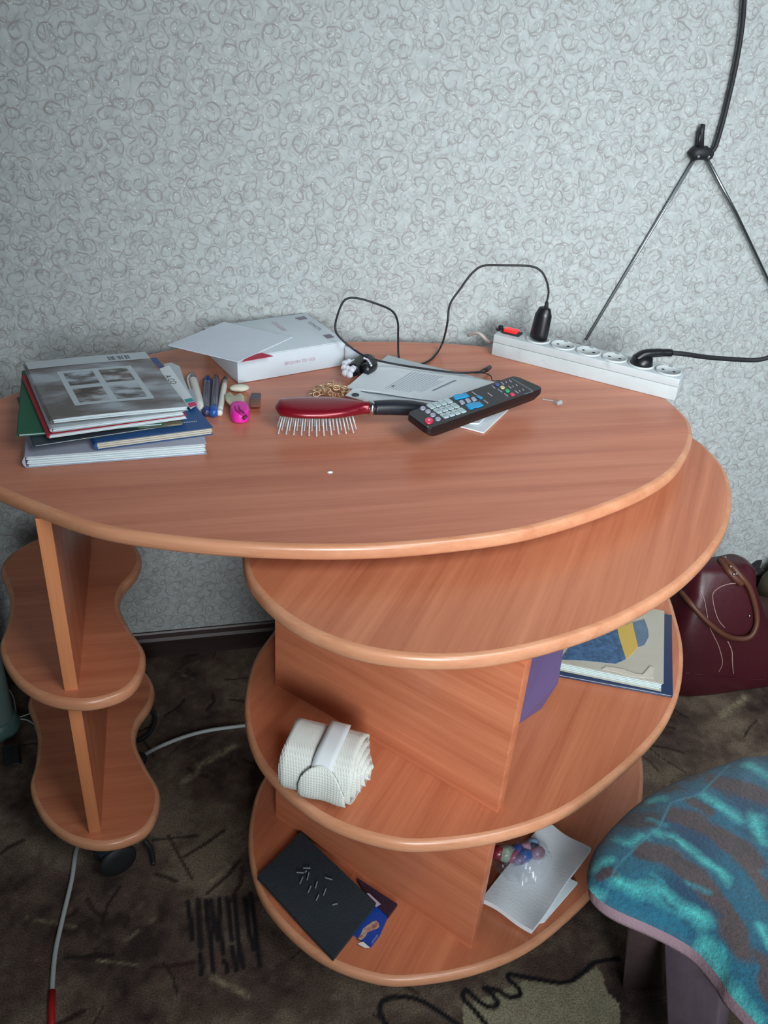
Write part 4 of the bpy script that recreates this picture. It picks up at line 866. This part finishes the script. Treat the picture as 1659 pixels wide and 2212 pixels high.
b = [P(x, y, ZB+.001) for x, y in dkp]; tag(MB().hexa(b, [p+Vector((0, 0, .006)) for p in b]).build('dark_wrapper', mat('dark_purple', (44, 32, 50), .4)), 'dark purple wrapper behind the blue packet', 'wrapper')
# white cloth
z6 = lambda x, y: (960+x/4.1475, 1740+y/4.1475)
wc = thing('white_cloth', P(1150, 1920, ZB).to_tuple(), 'folded white cloth on the right of the bottom shelf', 'cloth')
M_cl = mat('cloth_white', (226, 238, 243), .85, bump=.25, noise=.04)
cq = [P(*z6(330, 850), ZB+.012), P(*z6(785, 1130), ZB+.014), P(*z6(1310, 410), ZB+.020), P(*z6(900, 150), ZB+.020)]
fn = lambda u, v: (cq[0]*(1-u)+cq[1]*u)*(1-v)+(cq[3]*(1-u)+cq[2]*u)*v+Vector((0, 0, .0045+.0045*math.sin(v*8+u*3)*(.3+u)*math.sin(math.pi*min(1, v+.15))+.0035*math.sin(u*6+v*2)))
MB().surf(fn, 26, 26, .010).build('top_fold', M_cl, wc, smooth=False)
lq2 = [P(*z6(780, 1070), ZB+.006), P(*z6(900, 1030), ZB+.006), P(*z6(1195, 690), ZB+.008), P(*z6(1100, 640), ZB+.008)]
MB().surf(lambda u, v: (lq2[0]*(1-u)+lq2[1]*u)*(1-v)+(lq2[3]*(1-u)+lq2[2]*u)*v, 8, 12, .005).build('under_fold', M_cl, wc)
# crinkly bag of sweets on the cloth
sb = thing('candy_bag', P(1130, 1830, ZB+.025).to_tuple(), 'crinkled clear bag of colourful sweets on the white cloth', 'bag')
film = mat('film', (190, 200, 210), .12, trans=.9, alpha=.35)
for x, y, r, c in ((1078, 1842, .016, (110, 28, 40)), (1094, 1844, .017, (140, 160, 140)), (1110, 1850, .013, (150, 70, 96)), (1118, 1838, .014, (40, 70, 150)), (1133, 1848, .014, (44, 96, 168)), (1136, 1832, .013, (190, 140, 160)), (1150, 1832, .012, (50, 60, 100)), (1160, 1842, .014, (150, 120, 140)), (1150, 1822, .012, (120, 150, 180)), (1122, 1856, .012, (120, 110, 150))):
    MB().ball(P(x, y, ZB+.036), r, 12, 7, (1, .8, .8)).build('sweet', mat('sweet', c, .3, noise=.4, nscale=90), sb, smooth=True)
def bagf(u, v):
    a = P(1065+125*u, 1868-20*u, ZB+.030); w = .045*math.sin(math.pi*(.1+.85*u))
    return a+Vector((0, w*(v*2-1), .024*math.sin(math.pi*v)*math.sin(math.pi*(.08+.86*u))+.003*math.sin(u*31+v*17)))
MB().surf(bagf, 30, 14).build('clear_film', film, sb)

# ------------------------------------------------------------------ handbag by the wall
hg = thing('red_handbag', (1.20, 1.33, 0), 'dark red leather handbag with brown handles on the floor by the wall', 'handbag')
M_lea = mat('leather_red', (64, 18, 27), .42, noise=.2, nscale=9, bump=.25, bscale=60); M_hdl = mat('leather_brown', (88, 50, 34), .5, noise=.15)
secs = [(0, 1.00, 1.46, .090), (.012, .985, 1.475, .100), (.05, .99, 1.47, .100), (.10, 1.00, 1.44, .095), (.14, 1.01, 1.30, .088), (.18, 1.02, 1.235, .078), (.25, 1.04, 1.20, .056), (.29, 1.05, 1.19, .036), (.302, 1.06, 1.17, .020)]
mb = MB(); seg = 32; vs = []
for zz, xa, xb, hw in secs:
    cx, hx = (xa+xb)/2, (xb-xa)/2
    for k in range(seg):
        a = 2*math.pi*k/seg; ca, sa = math.cos(a), math.sin(a)
        vs.append(Vector((cx+hx*math.copysign(abs(ca)**.45, ca), 1.350+hw*math.copysign(abs(sa)**.5, sa)+.004*math.sin(zz*60+ca*6), zz)))
mb.add(vs, [(i*seg+k, i*seg+(k+1) % seg, (i+1)*seg+(k+1) % seg, (i+1)*seg+k) for i in range(len(secs)-1) for k in range(seg)]+[tuple(range(seg)), tuple((len(secs)-1)*seg+k for k in range(seg))])
bvh = BVHTree.FromPolygons([tuple(v) for v in mb.v], mb.f)
mb.build('bag_body', M_lea, hg, smooth=True)
def onbag(px, py, off=.003):
    o = Vector((0, 0, CAMH)); d = ray(px, py).normalized(); h = bvh.ray_cast(o, d)
    if h[0] is None: return None
    n = h[1] if h[1].dot(d) < 0 else -h[1]
    return h[0]+n*off
z8 = lambda x, y: (1380+x/4.914, 1150+y/4.914)
def onpath(L_, off, n=5, zf=z8):
    pts = [onbag(*zf(*p), off) for p in L_]; pts = [p for p in pts if p is not None]; return cat(pts, n) if len(pts) > 1 else None
def bagtube(L_, r, name, m, off=None):
    pth = onpath(L_, off if off is not None else r*.8)
    if pth: MB().tube(pth, r, 8).build(name, m, hg, smooth=True)
bagtube([(480, 640), (560, 740), (680, 900), (850, 1040), (1000, 1100), (1150, 1090), (1215, 980), (1215, 820), (1150, 600), (1060, 460), (960, 370), (870, 300)], .0062, 'handle', M_hdl, .008)
bagtube([(860, 300), (930, 400), (1010, 480), (1080, 540)], .0075, 'strap_tab', M_hdl, .004)
M_thr = mat('thread', (170, 140, 128), .7)
bagtube([(1040, 540), (960, 545), (860, 580), (790, 640), (785, 720), (810, 840), (850, 940), (910, 1010)], .0008, 'stitching', M_thr)
bagtube([(650, 620), (690, 700), (715, 830), (750, 1000), (800, 1110), (850, 1220), (885, 1380), (845, 1480)], .0008, 'stitching', M_thr)
bagtube([(940, 1150), (985, 1260), (990, 1380), (1000, 1500)], .0010, 'zip_pull', M_thr)
bagtube([(480, 1490), (700, 1510), (900, 1540), (1200, 1555), (1360, 1560)], .0016, 'base_piping', M_lea)
for x, y in ((905, 314), (940, 386), (975, 462), (1002, 462), (1160, 880)):
    h = onbag(*z8(x, y), .012 if y < 800 else .004)
    if h: MB().ball(h, .0032, 8, 5).build('metal_stud', M_chrome, hg, smooth=True)
tg = MB(); tpx = [(590, 380), (700, 300), (800, 285), (770, 370), (745, 430), (840, 490), (760, 500), (700, 530), (650, 450)]
tt = [PY(1560+x/9.21, 1180+y/9.21, 1.36) for x, y in tpx]
tg.hexa(tt, [p+Vector((0, .004, 0)) for p in tt]); tg.build('black_tassel', M_blackmat, hg)
# second bag at the right frame edge
sbg = thing('beige_bag', (1.54, 1.52, 0), 'dull brown bag with metal studs at the right edge behind the red handbag', 'bag')
mb = MB(); vs = []
for zz, hx, hw in ((0, .13, .07), (.02, .145, .085), (.09, .14, .08), (.15, .11, .06), (.18, .08, .03)):
    for k in range(24):
        a = 2*math.pi*k/24; vs.append(Vector((1.54+hx*math.copysign(abs(math.cos(a))**.6, math.cos(a)), 1.515+.6*hw*math.copysign(abs(math.sin(a))**.6, math.sin(a)), zz)))
mb.add(vs, [(i*24+k, i*24+(k+1) % 24, (i+1)*24+(k+1) % 24, (i+1)*24+k) for i in range(4) for k in range(24)]+[tuple(range(24)), tuple(96+k for k in range(24))])
mb.build('bag_body', mat('bag_brown', (84, 74, 60), .6, noise=.2), sbg, smooth=True)
for x, y in ((1635, 1300), (1638, 1341), (1651, 1364)):
    MB().ball(PY(x, y, 1.385), .004, 8, 5).build('metal_stud', M_chrome, sbg, smooth=True)

# ------------------------------------------------------------------ stool with plush cover
SZ = .43
z7 = lambda x, y: (1200+x/3.614, 1600+y/3.614)
so_px = [(300, 840), (400, 690), (560, 520), (760, 370), (1000, 250), (1200, 180), (1400, 110), (1560, 75)]
sf_px = [(1395, 2130), (1250, 1920), (1080, 1720), (900, 1600), (700, 1500), (450, 1390), (300, 1290), (225, 1170)]
back = [P(*z7(*p), SZ+.012) for p in so_px]; front = [P(*z7(*p), SZ-.020) for p in sf_px]
fe = front[0]; be = back[-1]
seat_out = [Vector((p.x, p.y, 0)) for p in front]+[Vector((p.x, p.y, 0)) for p in back]
seat_out += [Vector((be.x+.10, be.y-.015, 0)), Vector((be.x+.15, be.y-.08, 0)), Vector((be.x+.15, be.y-.25, 0)), Vector((fe.x+.20, fe.y-.09, 0)), Vector((fe.x+.10, fe.y-.12, 0)), Vector((fe.x+.035, fe.y-.075, 0))]
seat_s = cat(seat_out, 6, True); ns_ = len(seat_s); sc0 = sum(seat_s, Vector())/ns_
stl = thing('upholstered_stool', (sc0.x, sc0.y, 0), 'stool seat under a teal and brown plush cover at the lower right', 'stool')
mb = MB(); vs = []; rings = [(SZ-.030, .955, 0), (SZ-.024, .968, 0), (SZ-.006, .975, 0), (SZ+.004, .955, 0)]
for zz, s, _ in rings: vs += [Vector((sc0.x+(p.x-sc0.x)*s, sc0.y+(p.y-sc0.y)*s, zz)) for p in seat_s]
mb.add(vs, [(a*ns_+i, a*ns_+(i+1) % ns_, (a+1)*ns_+(i+1) % ns_, (a+1)*ns_+i) for a in range(3) for i in range(ns_)]+[tuple(range(ns_)), tuple(3*ns_+i for i in range(ns_))])
mb.build('side_band', mat('mauve_fabric', (152, 128, 138), .8, bump=.4, bscale=250), stl, smooth=True)
# plush cover: polar grid, pattern painted in as pile colours
Rn = 90; K_ = np.linspace(0, 1, Rn); sx = np.array([p.x for p in seat_s]); sy = np.array([p.y for p in seat_s])
Tn = 360; tt_ = np.linspace(0, ns_, Tn, endpoint=False); ox = np.interp(tt_, np.arange(ns_+1), np.append(sx, sx[0])); oy = np.interp(tt_, np.arange(ns_+1), np.append(sy, sy[0]))
X = sc0.x+(ox-sc0.x)[None, :]*K_[:, None]*1.0; Y = sc0.y+(oy-sc0.y)[None, :]*K_[:, None]*1.0
edge = 1-K_[:, None]**5
Zs = SZ-.004+.030*(np.clip(1-K_[:, None]**4, 0, 1)**.6)+0*X+.0015*vnoise(X, Y, 40, 9)
def seat_col(X, Y):
    D = lambda x, y: (P(*z7(x, y), SZ+.022).x, P(*z7(x, y), SZ+.022).y)
    wob = .011*(vnoise(X, Y, 45, 21)-.5)+.003*(vnoise(X, Y, 170, 23)-.5); wob2 = .011*(vnoise(X, Y, 45, 22)-.5)+.003*(vnoise(X, Y, 170, 24)-.5); Xw, Yw = X+wob, Y+wob2
    c = np.zeros(X.shape+(3,))+np.array(lin((12, 92, 116)))
    c = mixc(c, (8, 62, 92), np.clip((vnoise(X, Y, 22, 31)-.55)*3, 0, 1))
    lt = [([(480, 1080), (640, 1140), (860, 1220), (1050, 1330), (1180, 1420)], .016), ([(780, 720), (900, 780), (1060, 880), (1180, 980), (1330, 1110)], .011), ([(480, 740), (560, 770), (680, 750)], .012), ([(1180, 450), (1330, 560), (1440, 640)], .012), ([(1520, 170), (1600, 240), (1700, 300)], .014), ([(740, 440), (850, 430)], .010), ([(1400, 850), (1540, 1010)], .012), ([(1220, 1560), (1330, 1800), (1450, 1950), (1600, 2150)], .013), ([(1580, 1480), (1660, 1600)], .010), ([(260, 1080), (360, 1150)], .009), ([(1560, 600), (1600, 780)], .014), ([(330, 940), (420, 920)], .010)]
    for L_, w in lt: c = mixc(c, (70, 182, 180), stroke_mask(Xw, Yw, [D(*p) for p in L_], w*.95, .95)*(.55+.45*vnoise(X, Y, 70, 41)))
    dk = [([(690, 860), (880, 940), (1080, 1060), (1230, 1260), (1350, 1420), (1440, 1650)], .019, (74, 60, 60)), ([(950, 590), (1130, 660), (1290, 760), (1430, 850), (1520, 960)], .022, (70, 54, 56)), ([(600, 570), (760, 600)], .021, (52, 44, 46)), ([(1270, 310), (1400, 360), (1620, 450)], .022, (70, 56, 58)), ([(1060, 480), (1180, 560)], .012, (70, 56, 58)), ([(360, 1020), (430, 1015)], .010, (66, 52, 58)), ([(870, 350), (960, 330)], .010, (50, 42, 44)), ([(1450, 950), (1600, 1160), (1680, 1260)], .012, (82, 68, 68)), ([(1050, 250), (1180, 215)], .009, (52, 50, 56)), ([(1600, 1720), (1700, 2000)], .014, (72, 60, 62))]
    for L_, w, col in dk: c = mixc(c, col, stroke_mask(Xw, Yw, [D(*p) for p in L_], w*.88, .45)*.95)
    for q in range(14):
        a = (560+(q*97) % 900, 250+(q*173) % 1100); c = mixc(c, [(8, 60, 84), (52, 46, 52), (34, 136, 150)][q % 3], stroke_mask(Xw, Yw, [D(*a), D(a[0]+110, a[1]+60+8*(q % 4))], .0065, .9)*.7)
    # sewn seam line
    c = mixc(c, (60, 140, 160), stroke_mask(X, Y, [D(*p) for p in ((400, 1180), (470, 980), (640, 820), (810, 680), (900, 480), (1130, 420), (1380, 140))], .0022, .8)*.7)
    return c
col = seat_col(X, Y)
me = bpy.data.meshes.new('plush_cover'); co = np.stack([X-sc0.x, Y-sc0.y, Zs], -1).reshape(-1, 3)
idx = np.arange(Rn*Tn).reshape(Rn, Tn); nx = np.roll(idx, -1, 1)
q4 = np.stack([idx[:-1], idx[1:], nx[1:], nx[:-1]], -1).reshape(-1, 4)
me.from_pydata(co.tolist(), [], q4.tolist())
a_ = me.color_attributes.new('pattern', 'FLOAT_COLOR', 'POINT'); a_.data.foreach_set('color', np.concatenate([col.reshape(-1, 3), np.ones((Rn*Tn, 1))], 1).astype(np.float32).ravel())
me.materials.append(attr_mat('plush', .75, .3, 220, .9, sheen=.35)); me.polygons.foreach_set('use_smooth', [True]*len(me.polygons))
pc_ = bpy.data.objects.new('plush_cover', me); S.collection.objects.link(pc_); pc_.parent = stl; ORG[pc_.name] = sc0
# legs: splayed wooden blocks
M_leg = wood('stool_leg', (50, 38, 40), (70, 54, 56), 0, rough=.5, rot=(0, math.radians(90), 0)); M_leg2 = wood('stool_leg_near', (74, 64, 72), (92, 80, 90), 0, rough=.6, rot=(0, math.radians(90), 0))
lg_t = [P(*z7(*p), SZ-.03) for p in ((560, 1430), (830, 1500))]; lg_b = [P(*z7(*p), 0.0) for p in ((520, 1940), (840, 1930))]
def leg(bt, tp_, dv, m):
    bt = [Vector((p.x, p.y, 0)) for p in bt]; tp_ = [Vector((p.x, p.y, SZ-.026)) for p in tp_]
    MB().hexa([bt[0], bt[1], bt[1]+dv, bt[0]+dv], [tp_[0], tp_[1], tp_[1]+dv, tp_[0]+dv]).build('leg', m, stl, bevel=.004)
leg(lg_b, lg_t, Vector((.02, .03, 0)), M_leg)
n0, n1 = P(*z7(940, 1990), .20), P(*z7(1300, 2100), .20)
t0, t1 = P(*z7(830, 1540), SZ-.03), P(*z7(1300, 1900), SZ-.03)
leg([Vector((n0.x+.03, n0.y-.02, 0)), Vector((n1.x+.02, n1.y-.03, 0))], [t0, t1], Vector((.03, .02, 0)), M_leg2)
r0 = Vector((be.x+.08, be.y-.10, 0)); leg([r0, r0+Vector((.05, -.01, 0))], [r0+Vector((-.01, -.02, 0)), r0+Vector((.04, -.03, 0))], Vector((.01, .03, 0)), M_leg)
r0 = Vector((fe.x+.14, fe.y-.05, 0)); leg([r0, r0+Vector((.05, -.01, 0))], [r0+Vector((-.01, .02, 0)), r0+Vector((.04, .01, 0))], Vector((.01, .03, 0)), M_leg)

# ------------------------------------------------------------------ floor cables, pipe
M_wc = mat('cable_white', (168, 176, 176), .5)
cbl = thing('white_cable', P(165, 1830, 0).to_tuple(), 'white cable with a red end running over the carpet past the left pedestal', 'cable')
wpts = [P(600, 1560, .004), P(522, 1568, .004), P(440, 1580, .004), P(370, 1602, .004), P(305, 1636, .004), P(255, 1690, .004), P(200, 1760, .004), P(167, 1830, .004), P(155, 1900, .004), P(135, 1985, .004), P(119, 2060, .004), P(112, 2142, .004)]
MB().tube(cat(wpts, 6), .0038, 10).build('cable', M_wc, cbl, smooth=True)
MB().tube([P(112, 2140, .005), P(111, 2180, .005), P(112, 2260, .005)], .0052, 10).build('red_sleeve', mat('red_sleeve', (168, 24, 30), .5), cbl, smooth=True)
bcb = MB().tube(cat([P(296, 1600, .012), P(318, 1588, .012), P(334, 1562, .012), P(330, 1540, .014), P(310, 1530, .02)], 6), .0045, 8)
tag(bcb.build('black_cable', M_blackmat, smooth=True), 'loop of black cable behind the left pedestal', 'cable')
bc2 = MB().tube(cat([P(312, 1815, .02), P(326, 1835, .012), P(332, 1868, .006)], 6), .0042, 8)
tag(bc2.build('black_cable', M_blackmat, smooth=True), 'short black cable end in front of the left pedestal', 'cable')
bj = MB().ball(P(300, 1640, .012), .016, 12, 8, (1, 1, .7)); tag(bj.build('cable_plug', M_blackmat, smooth=True), 'black plug on the carpet where the white cable passes the pedestal', 'plug')
pp0 = P(33, 1560, .02)
pipe = thing('standing_pipe', (pp0.x-.03, pp0.y, 0), 'pale grey green pipe standing at the left edge behind the desk', 'pipe')
MB().lathe([(.026, .02), (.030, .045), (.030, .70)], (pp0.x-.03, pp0.y, 0), seg=24).build('tube', mat('pipe_pale', (120, 146, 140), .4), pipe, smooth=True)
MB().lathe([(.014, 0), (.036, .003), (.040, .02), (.034, .035), (.030, .04)], (pp0.x-.03, pp0.y, 0), seg=24).build('foot', mat('pipe_foot', (86, 120, 116), .4), pipe, smooth=True)
wr = MB().tube(cat([P(20, 1490, .02), P(30, 1510, .02), P(38, 1548, .02), P(60, 1556, .012), P(78, 1568, .012)], 6), .0014, 6)
wr.tube(cat([P(38, 1550, .02), P(55, 1545, .02), P(68, 1540, .02)], 4), .0012, 6)
tag(wr.build('thin_wires', M_wc, smooth=True), 'thin pale wires trailing from the foot of the pipe', 'wire')
ad = MB().hexa(*[[P(*p, zz) for p in ((8, 1655), (48, 1650), (40, 1610), (5, 1612))] for zz in (.001, .03)])
tag(ad.build('power_adapter', M_black, bevel=.004), 'black power adapter on the carpet in front of the pipe', 'adapter')
bpy.context.view_layer.update()
